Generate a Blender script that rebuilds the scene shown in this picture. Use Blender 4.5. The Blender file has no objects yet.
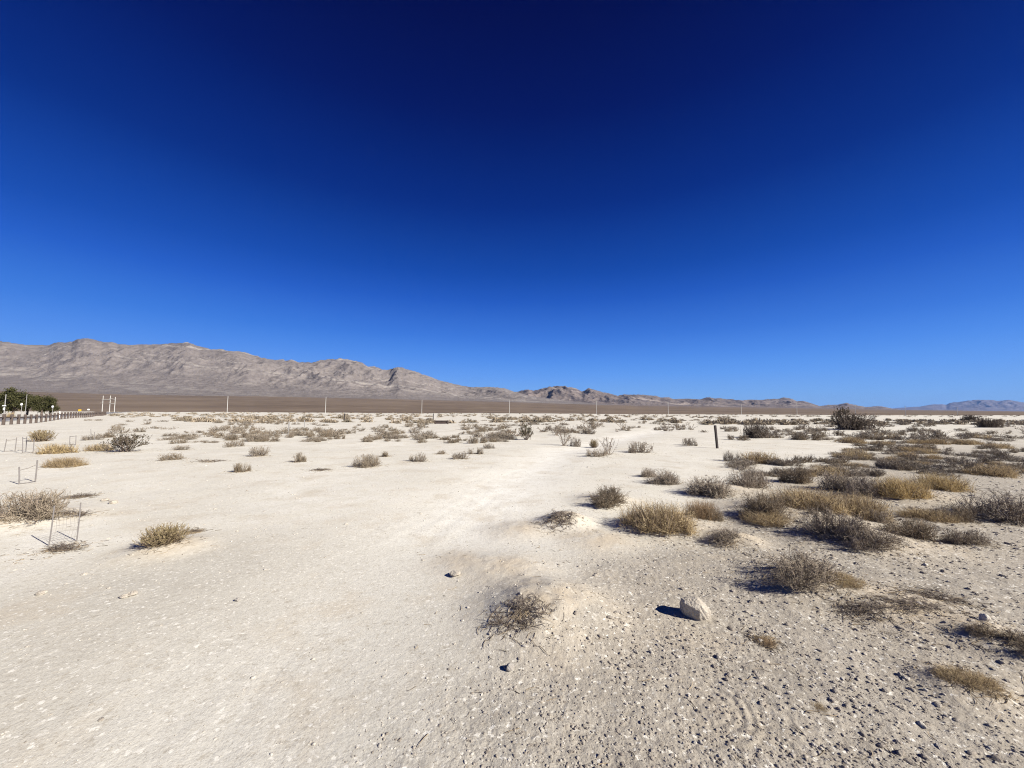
import bpy, math, random
import numpy as np
from mathutils import Matrix, Euler

R = np.random.default_rng(7)
random.seed(7)
scene = bpy.context.scene
COL = scene.collection
F_PX, CAM_H, HOR = 385.0, 1.6, 411.5
PITCH = math.atan((HOR - 384.0) / F_PX)
ROLL = math.radians(0.26)
SUN_AZ, SUN_EL = math.radians(118), math.radians(31)

# ------------------------------------------------------------------ camera
cam_d = bpy.data.cameras.new('camera')
cam = bpy.data.objects.new('camera', cam_d)
COL.objects.link(cam)
cam_d.sensor_width = 36.0
cam_d.lens = 36.0 * F_PX / 1024.0
cam_d.clip_start = 0.05
cam_d.clip_end = 200000
CM = Matrix.Rotation(math.radians(90) + PITCH, 4, 'X') @ Matrix.Rotation(ROLL, 4, 'Z')
cam.matrix_world = Matrix.Translation((0, 0, CAM_H)) @ CM
scene.camera = cam
CR = np.array(CM.to_3x3())


def ray(px, py):
    """World direction of a picture point, scaled so that its y component is 1."""
    d = CR @ np.array([(px - 512.0) / F_PX, -(py - 384.0) / F_PX, -1.0])
    return d / d[1]


def ground_at(px, py, z=0.0):
    d = ray(px, py)
    t = (z - CAM_H) / d[2]
    return d[0] * t, t


# ------------------------------------------------------------------ noise
def _hash(ix, iy, seed):
    h = (ix.astype(np.int64) * 374761393 + iy.astype(np.int64) * 668265263 + seed * 974634777) & 0xFFFFFFFF
    h = ((h ^ (h >> 13)) * 1274126177) & 0xFFFFFFFF
    h = h ^ (h >> 16)
    return (h & 0xFFFF) / 65535.0


def perlin(x, y, seed=0):
    x = np.asarray(x, dtype=np.float64); y = np.asarray(y, dtype=np.float64)
    x0 = np.floor(x); y0 = np.floor(y)
    fx = x - x0; fy = y - y0
    u = fx * fx * fx * (fx * (fx * 6 - 15) + 10); v = fy * fy * fy * (fy * (fy * 6 - 15) + 10)

    def g(ix, iy, dx, dy):
        a = _hash(ix, iy, seed) * 2 * np.pi
        return np.cos(a) * dx + np.sin(a) * dy
    n00 = g(x0, y0, fx, fy); n10 = g(x0 + 1, y0, fx - 1, fy)
    n01 = g(x0, y0 + 1, fx, fy - 1); n11 = g(x0 + 1, y0 + 1, fx - 1, fy - 1)
    return 1.5 * ((n00 * (1 - u) + n10 * u) * (1 - v) + (n01 * (1 - u) + n11 * u) * v)


def fbm(x, y, o=4, seed=0, gain=0.5):
    s = 0; a = 1; f = 1; t = 0
    for i in range(o):
        s = s + a * perlin(x * f + 17.3 * i, y * f - 9.1 * i, seed + i); t += a
        a *= gain; f *= 2.03
    return s / t


def ridged(x, y, o=5, seed=0, gain=0.5):
    s = 0; a = 1; f = 1; t = 0; w = 1.0
    for i in range(o):
        n = 1 - np.abs(perlin(x * f + 31.7 * i, y * f + 12.9 * i, seed + i))
        n = n * n * w
        w = np.clip(n * 1.6, 0, 1)
        s = s + a * n; t += a
        a *= gain; f *= 2.07
    return s / t


def sstep(a, b, x):
    t = np.clip((x - a) / (b - a), 0, 1)
    return t * t * (3 - 2 * t)


def poly_dist(x, y, pts):
    """distance to a polyline and the signed side (positive right of travel)"""
    best = np.full(np.shape(x), 1e9); side = np.zeros(np.shape(x))
    for (ax, ay), (bx, by) in zip(pts[:-1], pts[1:]):
        dx, dy = bx - ax, by - ay
        t = np.clip(((x - ax) * dx + (y - ay) * dy) / (dx * dx + dy * dy), 0, 1)
        d = np.hypot(x - ax - t * dx, y - ay - t * dy)
        s = (x - ax) * dy - (y - ay) * dx
        m = d < best
        best = np.where(m, d, best); side = np.where(m, np.sign(s), side)
    return best, best * side


# ------------------------------------------------------------------ terrain
GRAVEL_EDGE = [(-1.1, 0.2), (-0.6, 1.73), (-.22, 2.7), (.55, 4.15), (1.8, 5.3), (5.8, 9.3), (22, 22), (80, 60)]
PATH = [ground_at(*p) for p in [(60, 900), (250, 700), (400, 570), (478, 520), (520, 478), (560, 452), (640, 434), (680, 426)]]
MOUNDS = []          # x, y, radius, height (filled below before the ground is built)


def mound(px, py, r, h):
    x, y = ground_at(px, py)
    MOUNDS.append((x, y, r, h))


mound(548, 610, 0.58, 0.14)
mound(505, 570, 0.5, 0.05)
mound(462, 560, 0.4, 0.025)
mound(520, 528, 0.5, 0.04)
mound(600, 540, 0.5, 0.03)
mound(565, 522, 0.42, 0.15)
mound(668, 524, 0.6, 0.10)
mound(800, 582, 0.5, 0.10)
mound(735, 540, 0.35, 0.09)
mound(790, 515, 1.0, 0.16)
mound(860, 540, 0.7, 0.10)
mound(905, 612, 0.5, 0.06)
mound(965, 690, 0.25, 0.05)
mound(1012, 650, 0.35, 0.07)
mound(170, 548, 0.45, 0.07)
mound(18, 520, 0.8, 0.10)
mound(900, 495, 1.0, 0.12)
mound(720, 490, 0.8, 0.10)
mound(605, 500, 0.6, 0.08)


FAN_END_PX = [(-300, 386), (0, 390), (128, 394), (256, 395.5), (384, 398.5), (512, 401.5), (640, 405.5), (768, 407.5), (900, 409.8), (1024, 411.3), (1300, 412.5)]
_fan_t, _fan_e, _fan_r = [], [], []
for _px, _py in FAN_END_PX:
    _d = ray(_px, _py)
    _fan_t.append(_d[0]); _fan_e.append(_d[2])
    _fan_r.append(float(np.interp(_px, [-300, 384, 640, 900, 1300], [4200, 5200, 8500, 13000, 16000])))


def fan_height(x, y):
    yy = np.maximum(y, 1e-3)
    t = np.clip(x / yy, -2.2, 2.2)
    e = np.interp(t, _fan_t, _fan_e)
    r1 = np.interp(t, _fan_t, _fan_r)
    u = np.clip((yy - 420) / (r1 - 420), 0, 1)
    z = (CAM_H + e * r1) * u ** 1.2
    return np.where(y > 420, z, 0.0)


def height(x, y, fine=True):
    x = np.asarray(x, float); y = np.asarray(y, float)
    r = np.hypot(x, y)
    h = 0.05 * fbm(x / 5, y / 5, 3, 3) * sstep(1.5, 6, r)
    h = h + 0.22 * fbm(x / 26, y / 26, 3, 5) * sstep(12, 60, r)
    h = h + 0.7 * fbm(x / 150, y / 150, 3, 9) * sstep(110, 420, r)
    h = h + 4.0 * fbm(x / 900, y / 900, 3, 11) * sstep(700, 2500, r)
    h = h + fan_height(x, y)
    d, ds = poly_dist(x, y, PATH)
    h = h - 0.05 * np.exp(-(d / 1.1) ** 2)
    for mx, my, mr, mh in MOUNDS:
        q = np.hypot(x - mx, y - my) / mr
        h = h + mh * np.exp(-(q ** 2.6) * 1.6) * (1 + 0.10 * perlin(x * 7, y * 7, 21))
    if fine:
        g = gravel_mask(x, y)
        near = 1 - sstep(10, 26, r)
        pth = np.exp(-(d / 1.3) ** 2)
        rough = (0.15 + 0.85 * g) * (1 - 0.6 * pth)
        for mx, my, mr, mh in MOUNDS:
            rough = np.maximum(rough, .7 * np.exp(-(np.hypot(x - mx, y - my) / mr) ** 2))
        c = fbm(x / 0.35, y / 0.35, 2, 31) * 0.010
        k = np.abs(perlin(x / 0.11, y / 0.11, 33)) * 0.005 + np.maximum(perlin(x / 0.040, y / 0.040, 35), -.15) * 0.0036 * (0.4 + 0.6 * g) + perlin(x / .018, y / .018, 37) * .0025
        h = h + near * rough * (c + k)
        h = h + near * (1 - g) * .0035 * perlin(ds / .19 + .8 * perlin(x, y / 2, 97), y / 1.3, 95) * sstep(-.3, .5, perlin(x / 1.3, y / 2.4, 96)) * np.exp(-(d / 2.2) ** 2)
        tx, ty = ground_at(700, 705)
        q = np.hypot(x - tx, y - ty); an = np.arctan2(y - ty, x - tx)
        h = h + .003 * np.sin(q / .052 * 2 * np.pi + 1.5 * perlin(x * 6, y * 6, 91)) * np.exp(-((q - .22) / .12) ** 2) * sstep(-.3, .5, np.cos(an - .3) + .6 * perlin(x * 5, y * 5, 92))
    return h


def gravel_mask(x, y):
    _, s = poly_dist(x, y, GRAVEL_EDGE)
    return sstep(-0.5, 0.9, s + 0.5 * fbm(x / 0.9, y / 0.9, 2, 41))


def h1(x, y, fine=True):
    return float(height(np.array([x]), np.array([y]), fine)[0])


# ------------------------------------------------------------------ mesh helpers
def np_mesh(name, V, polys, mats=(), midx=None, smooth=False):
    """polys: list of (n,k) index arrays"""
    me = bpy.data.meshes.new(name)
    V = np.ascontiguousarray(V, dtype=np.float32)
    me.vertices.add(len(V)); me.vertices.foreach_set('co', V.ravel())
    polys = [np.asarray(p, dtype=np.int32) for p in polys if len(p)]
    nl = sum(p.size for p in polys); npol = sum(len(p) for p in polys)
    me.loops.add(nl); me.polygons.add(npol)
    me.loops.foreach_set('vertex_index', np.concatenate([p.ravel() for p in polys]))
    tot = np.concatenate([np.full(len(p), p.shape[1], np.int32) for p in polys])
    st = np.zeros(npol, np.int32); st[1:] = np.cumsum(tot)[:-1]
    me.polygons.foreach_set('loop_start', st)
    me.polygons.foreach_set('loop_total', tot)
    if midx is not None:
        me.polygons.foreach_set('material_index', np.asarray(midx, np.int32))
    me.polygons.foreach_set('use_smooth', np.full(npol, smooth, bool))
    for m in mats:
        me.materials.append(m)
    me.update(calc_edges=True)
    me.validate()
    return me


def link(name, me, parent=None, loc=None, rotz=0.0, scale=None):
    o = bpy.data.objects.new(name, me)
    COL.objects.link(o)
    if parent is not None:
        o.parent = parent
    if loc is not None:
        o.location = loc
    o.rotation_euler = (0, 0, rotz)
    if scale is not None:
        o.scale = scale
    return o


def tag(o, label=None, cat=None, group=None, kind=None):
    if label: o['label'] = label
    if cat: o['category'] = cat
    if group: o['group'] = group
    if kind: o['kind'] = kind
    return o


class MB:
    """collects shapes, builds one mesh"""
    def __init__(s):
        s.v = []; s.q = []; s.t = []; s.n = 0

    def add(s, V, quads=(), tris=()):
        V = np.asarray(V, float).reshape(-1, 3)
        if len(quads): s.q.append(np.asarray(quads) + s.n)
        if len(tris): s.t.append(np.asarray(tris) + s.n)
        s.v.append(V); s.n += len(V)
        return s

    def tube(s, pts, rad, sides=8, cap=True):
        P = np.asarray(pts, float); rad = np.broadcast_to(np.asarray(rad, float), (len(P),))
        V, q = tubes(P[None], rad[None], sides)
        s.add(V, q)
        if cap:
            n = len(P)
            for base, rev in ((0, True), ((n - 1) * sides, False)):
                c = P[0] if rev else P[-1]
                idx = np.arange(sides) + s.n - n * sides + base - 0
                s.v.append(c[None]); ci = s.n; s.n += 1
                # note: indices already absolute
                nx = np.roll(idx, -1)
                s.t.append(np.stack([np.full(sides, ci), nx, idx] if rev else [np.full(sides, ci), idx, nx], 1))
                if rev:
                    # keep the ring offset right for the second cap
                    s._shift = 1
                    base2 = (n - 1) * sides
                    idx = np.arange(sides) + ci - n * sides + base2
                    c = P[-1]
                    s.v.append(c[None]); ci2 = s.n; s.n += 1
                    nx = np.roll(idx, -1)
                    s.t.append(np.stack([np.full(sides, ci2), idx, nx], 1))
                    break
        return s

    def box(s, c, size, rot=None, bev=0.0):
        hx, hy, hz = np.asarray(size, float) / 2
        b = bev
        prof = [(-hx + b, -hy), (hx - b, -hy), (hx, -hy + b), (hx, hy - b), (hx - b, hy), (-hx + b, hy), (-hx, hy - b), (-hx, -hy + b)] if b > 0 else [(-hx, -hy), (hx, -hy), (hx, hy), (-hx, hy)]
        n = len(prof)
        rings = []
        zs = [(-hz, 1.0), (hz - b, 1.0), (hz, 1 - b / max(hx, hy))] if b > 0 else [(-hz, 1.0), (hz, 1.0)]
        for z, k in zs:
            for (x, y) in prof:
                rings.append((x * k, y * k, z))
        V = np.array(rings)
        q = []
        for k in range(len(zs) - 1):
            for i in range(n):
                j = (i + 1) % n
                q.append((k * n + i, k * n + j, (k + 1) * n + j, (k + 1) * n + i))
        top = len(V); V = np.vstack([V, [[0, 0, hz]], [[0, 0, -hz]]])
        t = []
        for i in range(n):
            j = (i + 1) % n
            t.append((top, (len(zs) - 1) * n + i, (len(zs) - 1) * n + j)); t.append((top + 1, j, i))
        if rot is not None:
            V = V @ np.array(Euler(rot).to_matrix()).T
        s.add(V + np.asarray(c, float), q, t)
        return s

    def mesh(s, name, mat, smooth=False):
        V = np.concatenate(s.v) if s.v else np.zeros((0, 3))
        pol = []
        if s.q: pol.append(np.concatenate(s.q))
        if s.t: pol.append(np.concatenate(s.t))
        return np_mesh(name, V, pol, [mat], None, smooth)


def tubes(P, rad, sides=3):
    """P (m,n,3) paths, rad (m,n); returns verts and quads"""
    m, n, _ = P.shape
    T = np.gradient(P, axis=1)
    T = T / (np.linalg.norm(T, axis=2, keepdims=True) + 1e-9)
    ref = np.where(np.abs(T[..., 2:3]) > 0.9, np.array([1.0, 0, 0]), np.array([0, 0, 1.0]))
    ref = np.broadcast_to(ref[:, :1], T.shape)
    A = np.cross(T, ref); A /= (np.linalg.norm(A, axis=2, keepdims=True) + 1e-9)
    B = np.cross(T, A)
    ang = np.arange(sides) * 2 * np.pi / sides
    ring = (A[:, :, None] * np.cos(ang)[None, None, :, None] + B[:, :, None] * np.sin(ang)[None, None, :, None]) * rad[:, :, None, None]
    V = (P[:, :, None] + ring).reshape(-1, 3)
    i = np.arange(m)[:, None, None] * n * sides + np.arange(n - 1)[None, :, None] * sides
    a = np.arange(sides)[None, None, :]; b = (a + 1) % sides
    q = np.stack([i + b, i + a, i + sides + a, i + sides + b], -1).reshape(-1, 4)
    return V, q


def unit(v):
    return v / (np.linalg.norm(v, axis=-1, keepdims=True) + 1e-9)


def strips(P, W, side):
    """flat ribbons along paths P (m,n,3), half width W (m,n), side vectors (m,3)"""
    m, n, _ = P.shape
    L = P - side[:, None] * W[..., None]; Rr = P + side[:, None] * W[..., None]
    V = np.stack([L, Rr], 2).reshape(-1, 3)
    i = np.arange(m)[:, None] * n * 2 + np.arange(n - 1)[None, :] * 2
    q = np.stack([i, i + 1, i + 3, i + 2], -1).reshape(-1, 4)
    return V, q


# ------------------------------------------------------------------ materials
def new_mat(name, rough=0.9):
    m = bpy.data.materials.new(name); m.use_nodes = True
    nt = m.node_tree; b = nt.nodes['Principled BSDF']
    b.inputs['Roughness'].default_value = rough
    b.inputs['Specular IOR Level'].default_value = 0.2
    return m, nt, b


def nd(nt, typ, **kw):
    n = nt.nodes.new(typ)
    for k, v in kw.items():
        setattr(n, k, v)
    return n


def mixc(nt, fac, a, b):
    n = nd(nt, 'ShaderNodeMix', data_type='RGBA')
    for s, v in ((0, fac), (6, a), (7, b)):
        if hasattr(v, 'is_linked') or hasattr(v, 'links'):
            nt.links.new(v, n.inputs[s])
        else:
            n.inputs[s].default_value = (*v, 1) if isinstance(v, tuple) else v
    return n.outputs[2]


def noise(nt, vec, scale, detail=4, rough=0.55):
    n = nd(nt, 'ShaderNodeTexNoise')
    n.inputs['Scale'].default_value = scale; n.inputs['Detail'].default_value = detail; n.inputs['Roughness'].default_value = rough
    nt.links.new(vec, n.inputs['Vector'])
    return n.outputs['Fac']


def ramp(nt, fac, a, b):
    n = nd(nt, 'ShaderNodeMapRange'); n.interpolation_type = 'SMOOTHSTEP'
    n.inputs['From Min'].default_value = a; n.inputs['From Max'].default_value = b
    nt.links.new(fac, n.inputs['Value'])
    return n.outputs['Result']


def plant_mat(name, c0, c1, c2=None, transl=0.0, tint=None):
    """colours vary from twig to twig, and a little from plant to plant"""
    m, nt, b = new_mat(name, 0.8)
    g = nd(nt, 'ShaderNodeNewGeometry'); oi = nd(nt, 'ShaderNodeObjectInfo')
    c = mixc(nt, g.outputs['Random Per Island'], c0, c1)
    if c2:
        c = mixc(nt, ramp(nt, oi.outputs['Random'], 0.35, 1.0), c, c2) if tint is None else mixc(nt, tint, c, c2)
    nt.links.new(c, b.inputs['Base Color'])
    if transl:
        t = nd(nt, 'ShaderNodeBsdfTranslucent'); nt.links.new(c, t.inputs['Color'])
        mx = nd(nt, 'ShaderNodeMixShader'); mx.inputs[0].default_value = transl
        nt.links.new(b.outputs[0], mx.inputs[1]); nt.links.new(t.outputs[0], mx.inputs[2])
        nt.links.new(mx.outputs[0], nt.nodes['Material Output'].inputs['Surface'])
    return m


def plain_mat(name, col, var=0.25, scale=8.0, rough=0.75, metal=0.0):
    m, nt, b = new_mat(name, rough)
    tc = nd(nt, 'ShaderNodeTexCoord')
    f = noise(nt, tc.outputs['Object'], scale, 5)
    c = mixc(nt, f, tuple(x * (1 - var) for x in col), tuple(min(1, x * (1 + var)) for x in col))
    nt.links.new(c, b.inputs['Base Color']); b.inputs['Metallic'].default_value = metal
    return m


M_TWIG = plant_mat('twig grey', (.10, .078, .058), (.30, .24, .185))
M_FINE = plant_mat('fine twigs grey', (.18, .15, .115), (.48, .41, .325), (.28, .23, .165))
M_FAR_GREY = plant_mat('grey scrub', (.15, .132, .108), (.41, .365, .30), (.25, .212, .162))
M_FAR_BROWN = plant_mat('brown scrub', (.14, .118, .092), (.36, .305, .235), (.23, .195, .145))
M_LEAF_GREY = plant_mat('grey leaf', (.15, .122, .088), (.39, .32, .23), (.25, .20, .13), 0.2)
M_STRAW = plant_mat('straw blade', (.27, .205, .115), (.62, .49, .30), (.38, .285, .16), 0.3)
M_GOLD = plant_mat('golden blade', (.34, .25, .115), (.62, .48, .26), (.46, .34, .165), 0.3)
M_THATCH = plant_mat('thatch', (.10, .075, .05), (.26, .195, .13))
M_OLIVE = plant_mat('olive stem', (.20, .155, .08), (.40, .32, .18), (.28, .22, .115), 0.2)
M_CREO_LEAF = plant_mat('creosote leaf', (.05, .05, .025), (.13, .12, .055), (.10, .08, .05), 0.2)
M_CREO_STEM = plant_mat('creosote stem', (.08, .06, .05), (.20, .16, .13))
M_DARK_LEAF = plant_mat('dark dry leaf', (.055, .043, .033), (.15, .12, .085), (.11, .085, .06), 0.1)
M_LITTER = plant_mat('dry litter', (.09, .07, .05), (.36, .28, .18))
M_DEAD = plant_mat('dead twig', (.05, .04, .035), (.20, .16, .13))
M_RED = plant_mat('reddish blade', (.28, .19, .105), (.45, .33, .20), None, 0.25)
M_TREE_LEAF = plant_mat('tree leaf', (.030, .032, .012), (.085, .082, .034), (.06, .055, .025), 0.15)
M_TRUNK = plain_mat('trunk bark', (.12, .09, .07))
M_WOOD_DARK = plain_mat('dark stained wood', (.085, .065, .055), .4, 14)
M_POST = plain_mat('dark brown post', (.035, .028, .026), .4, 20, .6)
M_STEEL = plain_mat('rusty grey steel', (.22, .20, .185), .3, 25, .55, .3)
M_POLE = plain_mat('pale pole', (.43, .42, .395), .12, 4)
M_WHITE = plain_mat('white paint', (.78, .78, .76), .06, 4, .5)
M_YELLOW = plain_mat('yellow paint', (.55, .33, .03), .1, 4, .5)
M_GREYPOLE = plain_mat('grey pole', (.25, .24, .23), .15, 5)

# ground
def ground_material():
    m, nt, b = new_mat('desert ground', 0.95)
    b.inputs['Specular IOR Level'].default_value = 0.1
    geo = nd(nt, 'ShaderNodeNewGeometry'); P = geo.outputs['Position']
    at = nd(nt, 'ShaderNodeAttribute', attribute_name='cover')
    sep = nd(nt, 'ShaderNodeSeparateColor'); nt.links.new(at.outputs['Color'], sep.inputs[0])
    g, fan, path = sep.outputs[0], sep.outputs[1], sep.outputs[2]
    n_big = noise(nt, P, 0.35, 5); n_mid = noise(nt, P, 2.6, 6, .6); n_fine = noise(nt, P, 75, 5, .7); n_grain = noise(nt, P, 160, 3, .7)
    n_plain = noise(nt, P, 0.05, 6, .6)
    crust = mixc(nt, ramp(nt, n_big, .35, .65), (.545, .515, .446), (.635, .607, .54))
    crust = mixc(nt, ramp(nt, n_mid, .42, .62), crust, (.58, .548, .472))
    # darker ground tone round the start of the track, fading outward
    vd = nd(nt, 'ShaderNodeVectorMath', operation='DISTANCE'); nt.links.new(P, vd.inputs[0]); vd.inputs[1].default_value = (-1.4, 1.6, 0)
    vn = nd(nt, 'ShaderNodeMath', operation='MULTIPLY_ADD'); nt.links.new(n_big, vn.inputs[0]); vn.inputs[1].default_value = 3.0; nt.links.new(vd.outputs['Value'], vn.inputs[2])
    dull = ramp(nt, vn.outputs[0], 6.5, 3.2)
    crust = mixc(nt, dull, crust, mixc(nt, ramp(nt, n_mid, .4, .62), (.425, .397, .34), (.465, .437, .377)))
    grav = mixc(nt, ramp(nt, n_mid, .35, .65), (.30, .27, .226), (.36, .325, .273))
    grav = mixc(nt, ramp(nt, n_big, .45, .7), grav, (.38, .34, .28))
    c = mixc(nt, g, crust, grav)
    pa = mixc(nt, ramp(nt, n_mid, .4, .6), (.65, .622, .555), (.71, .69, .63))
    pa = mixc(nt, dull, pa, (.535, .51, .45))
    pf = nd(nt, 'ShaderNodeMath', operation='MULTIPLY'); nt.links.new(path, pf.inputs[0]); pf.inputs[1].default_value = .9
    c = mixc(nt, pf.outputs[0], c, pa)
    # fine dark and pale grains of the soil
    dk = ramp(nt, n_fine, .30, .52)
    c2 = mixc(nt, dk, (.36, .31, .26), (1, 1, 1))
    mul = nd(nt, 'ShaderNodeMix', data_type='RGBA', blend_type='MULTIPLY'); mul.inputs[0].default_value = .45
    nt.links.new(c, mul.inputs[6]); nt.links.new(c2, mul.inputs[7]); c = mul.outputs[2]
    n_spk = noise(nt, P, 9, 5, .7)
    n_tan = noise(nt, P, 1.1, 6, .62); n_sp2 = noise(nt, P, 15, 4, .75)
    tn = nd(nt, 'ShaderNodeMath', operation='MULTIPLY'); nt.links.new(ramp(nt, n_tan, .50, .68), tn.inputs[0]); tn.inputs[1].default_value = .7
    c = mixc(nt, tn.outputs[0], c, mixc(nt, .6, c, (.43, .365, .275)))
    c = mixc(nt, ramp(nt, n_sp2, .46, .30), c, mixc(nt, .5, c, (.30, .26, .20)))
    c = mixc(nt, ramp(nt, n_sp2, .56, .70), c, mixc(nt, .5, c, (.66, .63, .56)))
    sg = nd(nt, 'ShaderNodeMath', operation='MULTIPLY'); nt.links.new(ramp(nt, n_spk, .40, .30), sg.inputs[0]); nt.links.new(g, sg.inputs[1])
    c = mixc(nt, sg.outputs[0], c, (.30, .265, .22))
    n_pale = noise(nt, P, 26, 3, .6)
    c = mixc(nt, ramp(nt, n_pale, .60, .66), c, (.64, .61, .545))
    c = mixc(nt, ramp(nt, n_grain, .62, .75), c, (.58, .54, .48))
    mo = nd(nt, 'ShaderNodeMath', operation='MULTIPLY'); nt.links.new(at.outputs['Alpha'], mo.inputs[0]); nt.links.new(ramp(nt, n_mid, .25, .6), mo.inputs[1])
    c = mixc(nt, mo.outputs[0], c, (.46, .385, .285))
    # creosote covered slopes rising to the hills
    mp = nd(nt, 'ShaderNodeMapping'); mp.inputs['Scale'].default_value = (.0022, .0016, .002); nt.links.new(P, mp.inputs['Vector'])
    n_fan = noise(nt, mp.outputs[0], 1.0, 8, .65)
    mp2 = nd(nt, 'ShaderNodeMapping'); mp2.inputs['Scale'].default_value = (.02, .012, .02); nt.links.new(P, mp2.inputs['Vector'])
    n_fan2 = noise(nt, mp2.outputs[0], 1.0, 5, .6)
    fc = mixc(nt, ramp(nt, n_fan, .35, .68), (.110, .082, .060), (.180, .137, .100))
    fc = mixc(nt, ramp(nt, n_fan2, .45, .75), fc, (.20, .155, .112))
    fs = nd(nt, 'ShaderNodeMath', operation='ADD'); nt.links.new(fan, fs.inputs[0])
    fm = nd(nt, 'ShaderNodeMath', operation='MULTIPLY_ADD'); nt.links.new(n_plain, fm.inputs[0]); fm.inputs[1].default_value = .5; fm.inputs[2].default_value = -.25
    nt.links.new(fm.outputs[0], fs.inputs[1])
    c = mixc(nt, ramp(nt, fs.outputs[0], .42, .58), c, fc)
    nt.links.new(c, b.inputs['Base Color'])
    n_b1 = noise(nt, P, 22, 5, .65); n_b2 = noise(nt, P, 90, 4, .7)
    ad = nd(nt, 'ShaderNodeMath', operation='MULTIPLY_ADD'); nt.links.new(n_b2, ad.inputs[0]); ad.inputs[1].default_value = .35; nt.links.new(n_b1, ad.inputs[2])
    bm = nd(nt, 'ShaderNodeBump'); bm.inputs['Distance'].default_value = .012
    st = nd(nt, 'ShaderNodeMapRange'); st.inputs['To Min'].default_value = .5; st.inputs['To Max'].default_value = .8
    nt.links.new(g, st.inputs['Value']); nt.links.new(st.outputs[0], bm.inputs['Strength'])
    nt.links.new(ad.outputs[0], bm.inputs['Height']); nt.links.new(bm.outputs[0], b.inputs['Normal'])
    return m


def stone_material(name, c0, c1, per_obj=True):
    m, nt, b = new_mat(name, 0.9)
    geo = nd(nt, 'ShaderNodeNewGeometry'); tc = nd(nt, 'ShaderNodeTexCoord')
    c = mixc(nt, geo.outputs['Random Per Island'], c0, c1)
    n = noise(nt, geo.outputs['Position'], 45, 6, .65)
    c = mixc(nt, ramp(nt, n, .38, .62), mixc(nt, .55, c, (.30, .25, .20)), c)
    nt.links.new(c, b.inputs['Base Color'])
    bm = nd(nt, 'ShaderNodeBump'); bm.inputs['Distance'].default_value = .018; bm.inputs['Strength'].default_value = .9
    n2 = noise(nt, geo.outputs['Position'], 70, 6, .7)
    nt.links.new(n2, bm.inputs['Height']); nt.links.new(bm.outputs[0], b.inputs['Normal'])
    return m


M_GROUND = ground_material()
M_GRAVEL = stone_material('gravel stone', (.25, .22, .185), (.50, .455, .39))
M_FLECK = stone_material('pale fleck', (.48, .44, .375), (.66, .62, .55))
M_STONE = stone_material('pale limestone', (.43, .39, .325), (.48, .435, .365))
M_STONE_GREY = stone_material('grey stone', (.30, .28, .26), (.36, .34, .31))


def rock_material(name, pale, mid, dark, sc):
    m, nt, b = new_mat(name, 0.95)
    b.inputs['Specular IOR Level'].default_value = 0.05
    geo = nd(nt, 'ShaderNodeNewGeometry'); P = geo.outputs['Position']
    n1 = noise(nt, P, sc * .9, 7, .6); n2 = noise(nt, P, sc * 8, 10, .72)
    # tilted strata: bands by height, bent by noise
    sx = nd(nt, 'ShaderNodeSeparateXYZ'); nt.links.new(P, sx.inputs[0])
    w1 = nd(nt, 'ShaderNodeMath', operation='MULTIPLY_ADD'); nt.links.new(sx.outputs[0], w1.inputs[0]); w1.inputs[1].default_value = .10; nt.links.new(sx.outputs[2], w1.inputs[2])
    w2 = nd(nt, 'ShaderNodeMath', operation='MULTIPLY_ADD'); nt.links.new(n1, w2.inputs[0]); w2.inputs[1].default_value = .45 / sc; nt.links.new(w1.outputs[0], w2.inputs[2])
    w3 = nd(nt, 'ShaderNodeMath', operation='MULTIPLY'); nt.links.new(w2.outputs[0], w3.inputs[0]); w3.inputs[1].default_value = sc * 16
    nb = nd(nt, 'ShaderNodeTexNoise', noise_dimensions='1D'); nb.inputs['Scale'].default_value = 1; nb.inputs['Detail'].default_value = 5
    nt.links.new(w3.outputs[0], nb.inputs['W'])
    band = nb.outputs['Fac']
    c = mixc(nt, ramp(nt, n2, .41, .57), dark, mid)
    bf = nd(nt, 'ShaderNodeMath', operation='MULTIPLY'); nt.links.new(ramp(nt, band, .52, .66), bf.inputs[0]); nt.links.new(ramp(nt, n1, .38, .62), bf.inputs[1])
    c = mixc(nt, bf.outputs[0], c, pale)
    bd = nd(nt, 'ShaderNodeMath', operation='MULTIPLY'); nt.links.new(ramp(nt, band, .46, .34), bd.inputs[0]); bd.inputs[1].default_value = .6
    c = mixc(nt, bd.outputs[0], c, dark)
    nt.links.new(c, b.inputs['Base Color'])
    bm = nd(nt, 'ShaderNodeBump'); bm.inputs['Distance'].default_value = .06 / sc; bm.inputs['Strength'].default_value = .6
    n3 = noise(nt, P, sc * 12, 8, .7); nt.links.new(n3, bm.inputs['Height']); nt.links.new(bm.outputs[0], b.inputs['Normal'])
    return m


M_ROCK_NEAR = rock_material('grey banded rock', (.25, .225, .204), (.190, .167, .155), (.152, .133, .125), 1 / 900.)
M_ROCK_MID = rock_material('brown rock', (.245, .207, .182), (.178, .147, .131), (.118, .098, .092), 1 / 1300.)
M_ROCK_FAR = rock_material('far rock', (.185, .165, .165), (.15, .13, .135), (.12, .105, .11), 1 / 3000.)

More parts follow.
